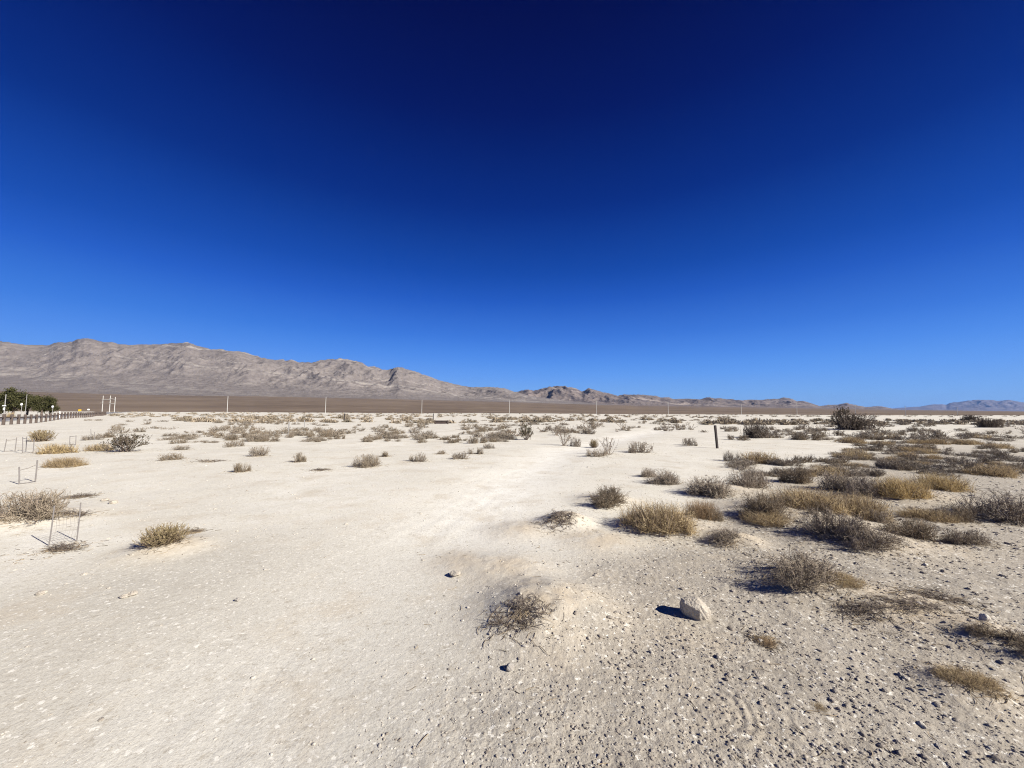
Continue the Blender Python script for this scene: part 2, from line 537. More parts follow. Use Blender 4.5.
# ------------------------------------------------------------------ ground mesh (one sheet to the horizon)
def build_ground():
    rr = [0.02, 0.3, 0.6, 0.85]
    r = 1.05
    while r < 110000:
        rr.append(r)
        k = 0.0048 if r < 9 else (0.008 if r < 40 else (0.012 if r < 600 else 0.03))
        r *= 1 + k
    rr.append(110000)
    rr = np.array(rr)
    a_front = np.radians(np.arange(-63, 63.01, 0.16))
    a_back = np.radians(np.arange(66, 294, 3.0))
    aa = np.concatenate([a_front, a_back])
    nr, na = len(rr), len(aa)
    A, RR = np.meshgrid(aa, rr)
    X = RR * np.sin(A); Y = RR * np.cos(A)
    Z = height(X, Y)
    V = np.stack([X, Y, Z], -1).reshape(-1, 3)
    i = np.arange(nr - 1)[:, None] * na; j = np.arange(na)[None, :]; j2 = (j + 1) % na
    q = np.stack([i + j2, i + j, i + na + j, i + na + j2], -1).reshape(-1, 4)
    me = np_mesh('ground', V, [q], [M_GROUND], None, True)
    g = gravel_mask(X, Y)
    rad = np.hypot(X, Y)
    fan = sstep(230, 400, Y + 120 * fbm(X / 60, Y / 60, 3, 51)) * (Y > 0)
    fan = np.maximum(fan, sstep(300, 500, rad) * (Y <= 0))
    d, _ = poly_dist(X, Y, PATH)
    pth = np.exp(-(d / 1.15) ** 2)
    mnd = np.zeros_like(g)
    for mx, my, mr, mh in MOUNDS:
        mnd = np.maximum(mnd, .8 * np.exp(-(np.hypot(X - mx, Y - my) / mr) ** 2 * 1.3))
    C = np.stack([g * (1 - 0.55 * sstep(14, 40, rad)), fan, pth, mnd], -1).reshape(-1, 4).astype(np.float32)
    ca = me.color_attributes.new('cover', 'FLOAT_COLOR', 'POINT')
    ca.data.foreach_set('color', C.ravel())
    o = link('ground', me)
    tag(o, 'pale dusty desert ground with gravel and a worn track', None, None, 'structure')


build_ground()

# ------------------------------------------------------------------ mountains
SKY_A = [(-300, 352), (-200, 348), (-100, 345), (-40, 342), (0, 341.5), (8, 342), (20, 344.3), (40, 345.3), (50, 344.5), (58, 342.5), (72, 341.8), (78, 339), (85, 338.3), (92, 338.8), (102, 342), (112, 342), (118, 344), (128, 344.8), (160, 344.2), (178, 343), (188, 342.3), (191, 343), (200, 347), (215, 349.2), (230, 350.5), (248, 352.8), (256, 356), (270, 359.5), (290, 360), (303, 362.5), (312, 362.3), (322, 360), (332, 359), (345, 358.8), (356, 360.5), (365, 365), (384, 369), (389, 370.3), (398, 366.5), (405, 368.5), (420, 373), (440, 380.5), (455, 384), (468, 387), (480, 387), (497, 387.2), (505, 388.5), (512, 391), (530, 396), (560, 400), (600, 404), (640, 407)]
SKY_B = [(430, 392), (480, 391), (500, 391), (512, 391.5), (518, 392), (524, 389.8), (528, 389), (534, 391), (545, 387.5), (554, 386), (566, 386.3), (574, 388), (582, 391), (589, 388.3), (598, 391), (608, 393), (618, 395.5), (628, 394.5), (640, 394.4), (650, 395.5), (656, 395.8), (660, 397.5), (666, 397), (675, 399), (688, 398.8), (700, 399), (710, 397.5), (722, 398.5), (735, 399.8), (750, 400), (768, 399.3), (777, 398.9), (784, 397.6), (790, 398), (797, 401), (804, 401.2), (814, 404), (820, 406), (828, 405), (838, 404.5), (847, 402.8), (855, 405), (866, 407), (875, 406.2), (882, 406.4), (892, 408.5), (915, 411)]
SKY_C = [(850, 412), (880, 410), (896, 408), (920, 406.5), (932, 404.5), (943, 404.2), (946, 404.8), (950, 403), (965, 401), (978, 399.8), (985, 399.7), (997, 400.8), (1008, 400), (1024, 402.3), (1060, 403), (1100, 401), (1150, 404), (1220, 406), (1300, 408)]


def build_range(name, sky, ridge, base_frac, back_frac, wl, seed, mat, amp, label, step=1.0, nu=190):
    px = np.arange(sky[0][0], sky[-1][0] + .1, step)
    ys = np.interp(px, [p[0] for p in sky], [p[1] for p in sky])
    D = np.array([ray(a, b) for a, b in zip(px, ys)])
    t, e = D[:, 0], D[:, 2]
    rd = np.interp(px, [p[0] for p in ridge], [p[1] for p in ridge])
    u = np.concatenate([np.linspace(0, 1, nu), np.linspace(1, 1.5, 30)[1:]])
    depth = np.where(u[None] <= 1, rd[:, None] * (base_frac + (1 - base_frac) * u[None]), rd[:, None] * (1 + (back_frac - 1) * (u[None] - 1) * 2))
    Y = depth; X = t[:, None] * Y
    # domain warp, then ridges with drainage between them
    wx = fbm(X / wl * .8, Y / wl * .8, 3, seed + 50) * .35; wy = fbm(X / wl * .8 + 5, Y / wl * .8, 3, seed + 60) * .35
    rg = ridged(X / wl + wx, Y / wl + wy, 8, seed, .56)
    fb = fbm(X / wl * 2 + 3, Y / wl * 2, 6, seed + 90, .55)
    envu = np.where(u <= 1, 0.10 * u + 0.90 * sstep(0.0, 1.15, u) ** 1.15, np.clip(1 - (u - 1) * 1.6, 0, 1))
    env = envu[None] / envu[u <= 1].max()
    av = (np.interp(px, [q[0] for q in amp], [q[1] for q in amp])[:, None]) * (1 - .72 * sstep(.55, .98, u))[None]
    rg2 = ridged(X / wl * 3.7 + wx * 3, Y / wl * 3.7 + wy * 3, 5, seed + 30, .5)
    raw = env * (1 - av + av * (1.5 * rg + .35 * fb + .55 * (rg2 - .45) + .22 * (ridged(X / wl * 11 + wx * 6, Y / wl * 11, 4, seed + 70, .55) - .45)))
    raw = raw + env * 0.008 * fbm(X / wl * 14, Y / wl * 14, 4, seed + 120)
    base = fan_height(X, Y)
    tgt = CAM_H + e * rd
    bs = base[:, nu - 1]
    need = np.maximum(tgt - bs, 4.0)
    Z = base + raw * need[:, None]
    for _ in range(4):
        ang = ((Z - CAM_H) / Y).max(1)
        num = e - (bs - CAM_H) / rd; den = ang - (bs - CAM_H) / rd
        k = np.where(den > 1e-5, np.maximum(num, 1e-4) / np.maximum(den, 1e-5), 1)
        k = np.clip(k, .3, 3)
        w = np.exp(-0.5 * (np.arange(-24, 25) / 8.0) ** 2); w /= w.sum()
        k = np.convolve(np.pad(k, 24, mode='edge'), w, 'valid')
        raw = raw * k[:, None]
        Z = base + raw * need[:, None]
    Z = Z - 12 * (1 - sstep(0, .05, u))[None]
    Z[:, -1] = -25
    n0, n1 = Z.shape
    V = np.stack([X, Y, Z], -1).reshape(-1, 3)
    i = np.arange(n0 - 1)[:, None] * n1; j = np.arange(n1 - 1)[None]
    q = np.stack([i + j, i + n1 + j, i + n1 + j + 1, i + j + 1], -1).reshape(-1, 4)
    me = np_mesh(name, V, [q], [mat], None, True)
    tag(link(name, me), label, None, None, 'structure')


build_range('mountain_range', SKY_A, [(-300, 6600), (0, 6600), (250, 7000), (400, 7600), (512, 9000), (640, 10500)], .60, 1.5, 1500., 100, M_ROCK_NEAR, [(-300, .17), (215, .21), (320, .42), (640, .5)], 'long grey rocky mountain range descending across the left half')
build_range('brown_hills', SKY_B, [(430, 11000), (640, 12500), (768, 15000), (900, 17500)], .72, 1.3, 1700., 200, M_ROCK_MID, [(400, .62), (900, .6)], 'rugged purple brown hills beyond the middle of the plain')
build_range('distant_hills', SKY_C, [(850, 46000), (1300, 46000)], .8, 1.15, 8000., 300, M_ROCK_FAR, [(800, .55), (1300, .55)], 'hazy blue hills far off on the right horizon')

# ------------------------------------------------------------------ plants
def dome_dir(n, rng, tmin, tmax):
    a = rng.uniform(0, 2 * np.pi, n); th = np.radians(rng.uniform(tmin, tmax, n))
    return np.stack([np.sin(th) * np.cos(a), np.sin(th) * np.sin(a), np.cos(th)], 1)


def paths_from(start, dirs, length, n, rng, jit, lift):
    """curving polylines: start (m,3), dirs (m,3), length (m,)"""
    m = len(start)
    P = np.zeros((m, n, 3)); P[:, 0] = start
    d = dirs.copy()
    for k in range(1, n):
        d = unit(d + rng.normal(0, jit, (m, 3)) + np.array([0, 0, lift]) / n)
        P[:, k] = P[:, k - 1] + d * (length / (n - 1))[:, None]
    P[..., 2] = np.maximum(P[..., 2], -0.02)
    return P


def subs(P, m, rng, lo, hi, lmin, lmax, n, spread, jit, lift):
    i = rng.integers(0, len(P), m); u = rng.uniform(lo, hi, m) * (P.shape[1] - 1)
    k = np.minimum(u.astype(int), P.shape[1] - 2); f = (u - k)[:, None]
    s = P[i, k] * (1 - f) + P[i, k + 1] * f
    d = unit(unit(P[i, k + 1] - P[i, k]) + rng.normal(0, spread, (m, 3)))
    return paths_from(s, d, rng.uniform(lmin, lmax, m), n, rng, jit, lift)


def tap(m, n, r0, r1, rng):
    return np.linspace(r0, r1, n)[None] * rng.uniform(.7, 1.3, m)[:, None]


def leaf_quads(P, m, rng, lo, size, asp=2.0):
    i = rng.integers(0, len(P), m); u = rng.uniform(lo, 1, m) * (P.shape[1] - 1)
    k = np.minimum(u.astype(int), P.shape[1] - 2); f = (u - k)[:, None]
    c = P[i, k] * (1 - f) + P[i, k + 1] * f + rng.normal(0, size * .6, (m, 3))
    a = unit(rng.normal(0, 1, (m, 3))); b = unit(np.cross(a, rng.normal(0, 1, (m, 3))))
    s = size * rng.uniform(.6, 1.4, m)[:, None]
    V = np.stack([c - a * s * asp / 2, c + b * s / 2, c + a * s * asp / 2, c - b * s / 2], 1).reshape(-1, 3)
    return V, np.arange(m * 4).reshape(m, 4)


PROTO = {}


def mk(kind, part, V, q, mat):
    return np_mesh(kind + '_' + part, V, q if isinstance(q, list) else [q], [mat])


def combine(*vq):
    V, Q, n = [], [], 0
    for v, q in vq:
        V.append(v); Q.append(q + n); n += len(v)
    return np.concatenate(V), np.concatenate(Q)


def proto(kind, variant, lod):
    """list of (part name, mesh) with a footprint of radius 1 and height 1; lod 0 near, 1 middle, 2 far"""
    key = (kind, variant, lod)
    if key in PROTO:
        return PROTO[key]
    rng = np.random.default_rng(abs(hash(kind)) % 1000 if False else sum(map(ord, kind)) * 31 + variant * 7 + lod)
    K = (1.0, .42, .16)[lod]; TH = (1.0, 1.5, 2.2)[lod]
    n = 5 if lod == 0 else 3
    nn = lambda x: max(6, int(x * K))
    out = []
    if kind in ('grey', 'brown', 'redgrey'):
        # dense low dome of fine interlaced twigs, wider than high, often lopsided
        nc = rng.integers(3, 7); cc = rng.normal(0, .38, (nc, 2)); cs = rng.uniform(.45, 1.1, nc); ci = rng.integers(0, nc, nn(170))
        base = np.c_[cc[ci] + rng.normal(0, .13, (nn(170), 2)), np.zeros(nn(170))]
        d = unit(dome_dir(len(base), rng, 8, 86) + np.c_[base[:, :2] * 1.1, np.zeros(len(base))])
        P = paths_from(base, d, rng.uniform(.4, .9, len(base)) * cs[ci], n, rng, .28, -.05)
        S = subs(P, nn(900), rng, .15, 1, .15, .42, max(3, n - 1), .55, .25, .25)
        S2 = subs(S, nn(2600), rng, .1, 1, .06, .2, 3, .8, .25, .2)
        out.append(('branches', mk(kind, 'branches', *combine(tubes(P, tap(len(P), n, .009 * TH, .004 * TH, rng)), tubes(S, tap(len(S), S.shape[1], .006 * TH, .003 * TH, rng))), M_TWIG if kind != 'brown' else M_THATCH)))
        f = [tubes(S2, tap(len(S2), 3, .0045 * TH, .002 * TH, rng)), leaf_quads(S2, nn(1300), rng, .3, .017 * TH, 2.2)]
        out.append(('foliage', mk(kind, 'foliage', *combine(*f), ({'grey': M_FINE, 'brown': M_LEAF_GREY, 'redgrey': M_FINE} if lod == 0 else {'grey': M_FAR_GREY, 'brown': M_FAR_BROWN, 'redgrey': M_FAR_GREY})[kind])))
    elif kind in ('straw', 'gold', 'red'):
        c = rng.normal(0, .36, (nn(60), 2)) * np.array([1, 1])
        base = c[rng.integers(0, len(c), nn(2600))] + rng.normal(0, .06, (nn(2600), 2))
        base = np.c_[base, np.zeros(len(base))]
        d = unit(dome_dir(len(base), rng, 20, 100) + np.c_[base[:, :2] * .9, np.zeros(len(base))])
        hs_ = rng.uniform(.5, 1.1, len(c))
        L = rng.uniform(.25, 1.0, len(base)) ** 1.3 * hs_[np.argmin(((base[:, None, :2] - c[None]) ** 2).sum(2), 1)] * (1 - .35 * np.clip(np.hypot(base[:, 0], base[:, 1]), 0, 1))
        P = paths_from(base, d, L, 5, rng, .42, .0)
        S = subs(P, nn(3200), rng, .25, 1, .06, .26, 4, .85, .35, .1)
        f = []
        top = subs(P, nn(260), rng, .5, 1, .25, .55, 4, .7, .22, .25)
        for q_, w_ in ((P, .006), (S, .0045), (top, .004)):
            W = np.linspace(1, .25, q_.shape[1])[None] * w_ * rng.uniform(.6, 1.3, len(q_))[:, None] * TH
            f.append(strips(q_, W, unit(np.cross(q_[:, 1] - q_[:, 0], rng.normal(0, 1, (len(q_), 3))))))
        out.append(('blades', mk(kind, 'blades', *combine(*f), {'straw': M_STRAW, 'gold': M_GOLD, 'red': M_RED}[kind])))
        base2 = np.c_[rng.normal(0, .38, (nn(420), 2)), np.zeros(nn(420))]
        d2 = unit(dome_dir(len(base2), rng, 10, 80) + np.c_[base2[:, :2], np.zeros(len(base2))])
        P2 = paths_from(base2, d2, rng.uniform(.2, .6, len(base2)), 4, rng, .25, .1)
        out.append(('thatch', mk(kind, 'thatch', *tubes(P2, tap(len(P2), 4, .008 * TH, .003 * TH, rng)), M_THATCH)))
    elif kind == 'olive':
        m = nn(420)
        base = np.c_[rng.normal(0, .16, (m, 2)), np.zeros(m)]
        d = unit(dome_dir(m, rng, 0, 68) + np.c_[base[:, :2], np.zeros(m)])
        P = paths_from(base, d, rng.uniform(.55, 1.05, m), 4, rng, .10, .15)
        S = subs(P, nn(1200), rng, .4, 1, .1, .3, 3, .35, .15, .3)
        out.append(('branches', mk(kind, 'branches', *tubes(P, tap(m, 4, .010 * TH, .005 * TH, rng)), M_THATCH)))
        out.append(('foliage', mk(kind, 'foliage', *combine(tubes(S, tap(len(S), 3, .007 * TH, .003 * TH, rng)), leaf_quads(S, nn(1600), rng, .2, .02 * TH, 3)), M_OLIVE)))
    elif kind == 'creosote':
        m = max(9, nn(26))
        base = np.c_[rng.normal(0, .10, (m, 2)), np.zeros(m)]
        d = dome_dir(m, rng, 8, 66)
        P = paths_from(base, d, rng.uniform(.75, 1.15, m), 5, rng, .14, .35)
        S = subs(P, nn(130), rng, .3, 1, .18, .42, 4, .5, .2, .3)
        S2 = subs(S, nn(420), rng, .3, 1, .07, .18, 3, .6, .2, .3)
        out.append(('branches', mk(kind, 'branches', *combine(tubes(P, tap(m, 5, .016 * TH, .008 * TH, rng), 5), tubes(S, tap(len(S), 4, .008 * TH, .004 * TH, rng)), tubes(S2, tap(len(S2), 3, .005 * TH, .003 * TH, rng))), M_CREO_STEM)))
        out.append(('foliage', mk(kind, 'foliage', *leaf_quads(S2, nn(2600), rng, .2, .030 * TH, 1.6), M_CREO_LEAF)))
    elif kind == 'darkbush':
        m = nn(220)
        base = np.c_[rng.normal(0, .42, (m, 2)), np.zeros(m)]
        d = unit(dome_dir(m, rng, 0, 86) + np.c_[base[:, :2], np.zeros(m)])
        P = paths_from(base, d, rng.uniform(.3, .8, m) ** 1.2, 5, rng, .30, .0)
        S = subs(P, nn(1000), rng, .2, 1, .12, .4, 4, .55, .25, .2)
        out.append(('branches', mk(kind, 'branches', *combine(tubes(P, tap(m, 5, .014 * TH, .007 * TH, rng), 4), tubes(S, tap(len(S), 4, .008 * TH, .004 * TH, rng))), M_DEAD)))
        out.append(('foliage', mk(kind, 'foliage', *leaf_quads(S, nn(7000), rng, .2, .026 * TH, 1.8), M_DARK_LEAF)))
    elif kind == 'spindly':
        m = max(7, nn(16))
        base = np.c_[rng.normal(0, .12, (m, 2)), np.zeros(m)]
        P = paths_from(base, dome_dir(m, rng, 15, 62), rng.uniform(.7, 1.15, m), 5, rng, .14, .3)
        S = subs(P, nn(70), rng, .3, 1, .12, .35, 4, .45, .2, .3)
        S2 = subs(S, nn(160), rng, .3, 1, .06, .15, 3, .6, .2, .3)
        out.append(('branches', mk(kind, 'branches', *combine(tubes(P, tap(m, 5, .014 * TH, .006 * TH, rng), 4), tubes(S, tap(len(S), 4, .007 * TH, .004 * TH, rng))), M_TWIG)))
        out.append(('foliage', mk(kind, 'foliage', *combine(tubes(S2, tap(len(S2), 3, .005 * TH, .003 * TH, rng)), leaf_quads(S2, nn(260), rng, .2, .028 * TH, 1.8)), M_FINE)))
    elif kind == 'mat':
        m = nn(90)
        base = np.c_[rng.normal(0, .30, (m, 2)), np.zeros(m)]
        d = unit(dome_dir(m, rng, 55, 100) + np.c_[base[:, :2] * 1.2, np.zeros(m)])
        P = paths_from(base, d, rng.uniform(.3, .9, m), 6, rng, .30, 0)
        S = subs(P, nn(560), rng, .2, 1, .1, .35, 4, .6, .35, -.1)
        S2 = subs(S, nn(300), rng, .2, 1, .05, .16, 3, .8, .3, .1)
        out.append(('branches', mk(kind, 'branches', *tubes(P, tap(m, 6, .013 * TH, .005 * TH, rng), 4), M_DEAD)))
        out.append(('twigs', mk(kind, 'twigs', *combine(tubes(S, tap(len(S), 4, .006 * TH, .003 * TH, rng)), tubes(S2, tap(len(S2), 3, .004 * TH, .002 * TH, rng))), M_DEAD)))
    co = []
    for _, me in out:
        a = np.empty(len(me.vertices) * 3, np.float32); me.vertices.foreach_get('co', a); co.append(a.reshape(-1, 3))
    c = np.concatenate(co); kr = np.percentile(np.hypot(c[:, 0], c[:, 1]), 87); kz = np.percentile(c[:, 2], 97)
    for _, me in out:
        a = np.empty(len(me.vertices) * 3, np.float32); me.vertices.foreach_get('co', a); a = a.reshape(-1, 3)
        a = a / np.array([kr, kr, kz], np.float32)
        a[:, 2] = np.where(a[:, 2] > 1, 1 + (a[:, 2] - 1) * .35, a[:, 2])
        q_ = np.hypot(a[:, 0], a[:, 1]); f_ = np.where(q_ > 1, (1 + (q_ - 1) * .5) / np.maximum(q_, 1e-6), 1)
        a[:, 0] *= f_; a[:, 1] *= f_
        me.vertices.foreach_set('co', a.astype(np.float32).ravel()); me.update()
    PROTO[key] = out
    return out


NAME = {'grey': 'grey_shrub', 'brown': 'brown_shrub', 'redgrey': 'grey_shrub', 'straw': 'straw_bunchgrass', 'gold': 'golden_bunchgrass', 'red': 'reddish_bunchgrass',
        'olive': 'olive_shrub', 'creosote': 'creosote_bush', 'darkbush': 'dark_bush', 'spindly': 'spindly_shrub', 'mat': 'dead_twig_mat'}
CAT = {'grey': 'shrub', 'brown': 'shrub', 'redgrey': 'shrub', 'straw': 'grass tuft', 'gold': 'grass tuft', 'red': 'grass tuft', 'olive': 'shrub', 'creosote': 'bush', 'darkbush': 'bush', 'spindly': 'shrub', 'mat': 'dead shrub'}


def plant(kind, x, y, rx, ry, h, label, group=None, lod=0, variant=None, rot=None, sink=.01):
    v = variant if variant is not None else random.randrange(3)
    e = bpy.data.objects.new(NAME[kind], None); COL.objects.link(e)
    e.empty_display_size = .1
    e.location = (x, y, h1(x, y) - sink)
    e.rotation_euler = (0, 0, 0)
    tag(e, label, CAT[kind], group)
    rz = random.uniform(0, 6.28) if rot is None else rot
    for part, me in proto(kind, v, lod):
        c = bpy.data.objects.new(part, me); COL.objects.link(c); c.parent = e
        M = Matrix.Diagonal((rx, ry, h, 1)) @ Matrix.Rotation(rz, 4, 'Z')
        if kind == 'mat' and lod == 0:      # lies on the ground: follows its swells
            me = me.copy(); me.transform(M); c.data = me
            co = np.empty(len(me.vertices) * 3, np.float32); me.vertices.foreach_get('co', co); co = co.reshape(-1, 3)
            co[:, 2] += height(co[:, 0] + x, co[:, 1] + y) - (h1(x, y) - sink)
            me.vertices.foreach_set('co', co.ravel()); me.update()
        else:
            c.matrix_basis = M
    return e


def plant_px(kind, x0, x1, yt, yb, label, squash=1.0, **kw):
    """seat a plant where its picture box stands on the ground, with its real size"""
    _, dn = ground_at((x0 + x1) / 2, yb)
    hw = (x1 - x0) / 2 / F_PX
    D = dn / (1 - .75 * hw * squash)
    rx = hw * D * .92
    cx = ray((x0 + x1) / 2, yb)[0] * D
    top = CAM_H + ray((x0 + x1) / 2, yt)[2] * D
    h = max(.03, top - h1(cx, D)) * 1.0
    h = min(h, rx * 2.6)
    if kind == 'mat': h = min(h, .13 * rx + .02)
    if kind in ('straw', 'gold', 'red', 'grey', 'brown', 'redgrey'):
        h *= (.68 if D < 18 else 1.05) if kind in ('straw', 'gold', 'red') else .8
        rx *= 1.06
    if kind == 'olive':
        h *= .85; rx *= .70
    if kind in ('darkbush', 'spindly'):
        h *= .85
    lod = 0 if D < 12 or kind in ('darkbush', 'creosote', 'spindly') else (1 if D < 30 else 2)
    PLANTED.append((cx, D, rx, kind))
    return plant(kind, cx, D, rx, rx * squash, h, label, lod=lod, **kw)


PLANTED = []
HAND = [
 ('mat', 36, 86, 529, 553, 'dark dead sticks lying around the feet of the two tall stakes', .5),
 ('straw', 745, 790, 508, 528, 'low straw at the front left foot of the big thicket', .8),
 ('brown', 802, 842, 500, 524, 'brown shrub sunk between the tawny tussocks of the big thicket', .8),
 ('grey', 866, 892, 506, 524, 'small grey shrub at the right rear of the big thicket', .8),
 ('straw', 905, 950, 505, 521, 'low flat straw between the golden tussocks and the dark brown shrub', .7),
 ('brown', 700, 726, 505, 520, 'low brown tuft right of the reddish straw, short of the thicket', .7),
 ('grey', 880, 905, 455, 470, 'rounded grey shrub directly behind the broad golden tussock', .8),
 ('olive', 135, 192, 522, 557, 'olive straw tuft standing alone on bare pale ground before the wire stakes', .9),
 ('grey', -30, 42, 488, 534, 'bleached twiggy shrub cut off by the frame edge beside the nearest stakes', .9),
 ('mat', 62, 94, 487, 498, 'flat brown mat of dead twigs behind the nearest pair of stakes', .8),
 ('mat', 55, 90, 507, 520, 'thin scatter of dead stems just behind the two tall stakes', .7),
 ('mat', 184, 202, 523, 533, 'tiny dark clump of dead twigs touching the lone olive tuft', .7),
 ('olive', 26, 55, 428, 442, 'greenest rounded bush near the fence, left of all the scrub', .9),
 ('gold', 42, 72, 440, 454, 'golden brown cushion of grass right below the green rounded bush', .8),
 ('straw', 50, 79, 454, 468, 'buff cushion of grass in front of the golden one near the fence', .8),
 ('straw', 88, 109, 441, 451, 'round tan tussock between the small stakes and the open creosote', .8),
 ('creosote', 106, 144, 434, 453, 'open dark leaved creosote bush with bare stems in the left middle ground', .8),
 ('brown', 160, 188, 451, 461, 'flat brown shrub right of the open creosote bush', .7),
 ('grey', 172, 191, 444, 450, 'small flat grey shrub just behind a flat brown one right of the creosote', .7),
 ('mat', 195, 224, 450, 463, 'ragged low dark shrub alone behind the lone upright shrublet', .7),
 ('brown', 228, 249, 461, 473, 'small upright brown shrublet at the front edge of the left scrub', .8),
 ('brown', 222, 243, 438, 447, 'small dark brown shrub behind the low ragged one on the left flat', .8),
 ('grey', 249, 270, 444, 457, 'compact grey brown shrub with a shadow streak to its right', .8),
 ('brown', 287, 306, 450, 463, 'dark rounded small shrub alone on the flat below the left belt', .8),
 ('mat', 311, 331, 465, 471, 'barely raised sprig of dead stems on open pale ground', .7),
 ('redgrey', 353, 382, 452, 468, 'wedge shaped reddish brown shrub in front of the left scrub belt', .8),
 ('brown', 379, 391, 450, 457, 'tiny brown shrub touching the back of the wedge shaped one', .8),
 ('grey', 410, 430, 451, 462, 'pale grey airy shrub between the wedge shaped shrub and the track', .8),
 ('brown', 435, 447, 449, 454, 'tiny shrub just behind the pale airy one by the track', .8),
 ('grey', 451, 471, 450, 459, 'flattish grey shrub on the left verge of the track, one of the closest', .8),
 ('brown', 468, 484, 446, 454, 'dark shrub joined to the back right of the flattish verge shrub', .8),
 ('grey', 481, 494, 442, 449, 'last small shrub in the verge row running back beside the track', .8),
 ('brown', 463, 487, 434, 444, 'broad dark brown shrub left of the track, behind the verge row', .7),
 ('creosote', 518, 534, 424, 440, 'upright sparse bush at the left brink of the spindly shrubs beyond the track', .8),
 ('spindly', 550, 577, 422, 446, 'tall bare V-shaped spindly shrub with long upright stems beyond the track', .8),
 ('grey', 570, 584, 436, 446, 'small tufted shrub touching the right of the V-shaped spindly one', .8),
 ('olive', 587, 601, 438, 447, 'small rounded greenish shrub between the two spindly ones', .8),
 ('brown', 585, 612, 447, 457, 'pair of dark low humps of shrub below the rounded greenish one', .6),
 ('spindly', 598, 616, 434, 455, 'second, smaller spindly shrub, right of the rounded greenish one', .8),
 ('grey', 624, 656, 439, 453, 'grey shrub with a dark left foot, halfway from spindly shrubs to post', .7),
 ('grey', 678, 698, 436, 446, 'low grey shrub just left of the dark upright post', .7),
 ('darkbush', 743, 770, 421, 438, 'dark dense bush right of and behind the upright post', .8),
 ('grey', 722, 739, 449, 461, 'small ball of grey twigs to the right of the post foot', .8),
 ('straw', 741, 776, 448, 464, 'spreading tawny shrub right of the small grey ball by the post', .7),
 ('grey', 641, 656, 466, 477, 'tiny grey sprig behind the pair of low shrubs in open gravel', .8),
 ('grey', 648, 682, 468, 485, 'low grey shrub alone in the gravel before the post', .7),
 ('brown', 586, 632, 484, 508, 'tangled brown shrub with a dark crooked stem at its left end', .8),
 ('straw', 624, 694, 496, 536, 'large straw coloured clump with a dark shadow, closest right of the track', .8),
 ('red', 688, 718, 495, 519, 'reddish straw tuft joined to the right end of the large straw clump', .8),
 ('grey', 686, 732, 473, 498, 'dark grey dense shrub behind the reddish straw tuft', .8),
 ('redgrey', 728, 772, 464, 491, 'grey brown shrub right of the dark grey dense one', .8),
 ('mat', 534, 585, 505, 531, 'flattened dead shrub over a low sandy hump beside the track', .8),
 ('mat', 484, 552, 580, 640, 'wiry dead twigs sprawling on the sandy mound in the foreground', .8),
 ('grey', 710, 748, 528, 550, 'small pale grey shrub with a black shadow, behind the big twiggy shrub', .8),
 ('brown', 732, 800, 489, 526, 'long olive brown shrub forming the front left of the big thicket', .8),
 ('straw', 775, 842, 483, 519, 'tall tawny olive tussock in the middle of the big thicket', .8),
 ('straw', 828, 882, 488, 520, 'tawny tussock at the right end of the big thicket', .8),
 ('grey', 790, 858, 506, 549, 'grey twiggy shrub at the front of the big thicket', .8),
 ('redgrey', 838, 902, 525, 557, 'brownish grey shrub at the front right corner of the big thicket', .8),
 ('grey', 742, 830, 545, 596, 'big grey twiggy shrub nearest the white rock, casting a long shadow', .8),
 ('straw', 820, 860, 572, 596, 'small yellowish tuft at the right foot of the big twiggy shrub', .8),
 ('brown', 783, 818, 464, 485, 'brown shrub behind the big thicket with straw at its right side', .8),
 ('grey', 822, 862, 468, 494, 'silver grey shrub behind the tawny tussocks', .8),
 ('redgrey', 848, 884, 474, 500, 'pinkish brown shrub between the silver grey one and the golden tussocks', .8),
 ('gold', 876, 924, 472, 502, 'broad pale golden tussock, the larger of two side by side', .8),
 ('gold', 920, 962, 469, 491, 'brightest golden tussock, the smaller and farther of two', .8),
 ('brown', 890, 948, 517, 545, 'dark brown low shrub alone in gravel right of the big thicket', .8),
 ('grey', 944, 990, 524, 546, 'sparse low grey shrub right of the dark brown one in the gravel', .7),
 ('grey', 966, 1040, 488, 525, 'wide bleached grey shrub at the frame edge beyond the gravel', .8),
 ('brown', 940, 985, 503, 524, 'shadowy brown shrub left of the wide bleached one at the edge', .8),
 ('mat', 868, 952, 601, 624, 'long creeping dead stems trailing across the gravel to the white stone', .5),
 ('brown', 984, 1044, 628, 666, 'dark low shrub just below the white stone at the frame edge', .7),
 ('straw', 948, 994, 668, 700, 'flattened straw tuft lowest in the right foreground gravel', .8),
 ('mat', 905, 965, 592, 607, 'thin grey mat of stems behind the creeping dead stems', .6),
 ('straw', 811, 827, 702, 712, 'tiny brown sprout flat in the foreground gravel', .8),
 ('red', 757, 775, 636, 646, 'tiny rust coloured sprig in the gravel right of the white rock', .8),
 ('mat', 835, 890, 590, 622, 'sparse dark dead stems arching below the yellowish tuft', .6),
 ('darkbush', 834, 878, 412, 430, 'largest dark bush on the plain, rising above the horizon scrub', .7),
 ('creosote', 833, 851, 403, 429, 'dark bush with a tall tufted top at left of the largest bush', .6),
 ('darkbush', 962, 980, 414, 422, 'small black looking bush on the pale strip far right', .7),
 ('darkbush', 978, 1000, 417, 428, 'second black looking bush, just in front of the pale strip far right', .7),
]
for k, x0, x1, yt, yb, lab, sq in HAND:
    kw = {}
    if k == 'mat': kw['sink'] = .0
    plant_px(k, x0, x1, yt, yb, lab, sq, **kw)

# belts of scrub: every shrub is its own thing; shrubs nothing tells apart share a label and a group
HB = [(441, 424, 22), (344, 421, 9), (717, 448, 16)] + [((x0 + x1) / 2, yb, (x1 - x0) / 2) for _, x0, x1, yt, yb, _, _ in HAND]


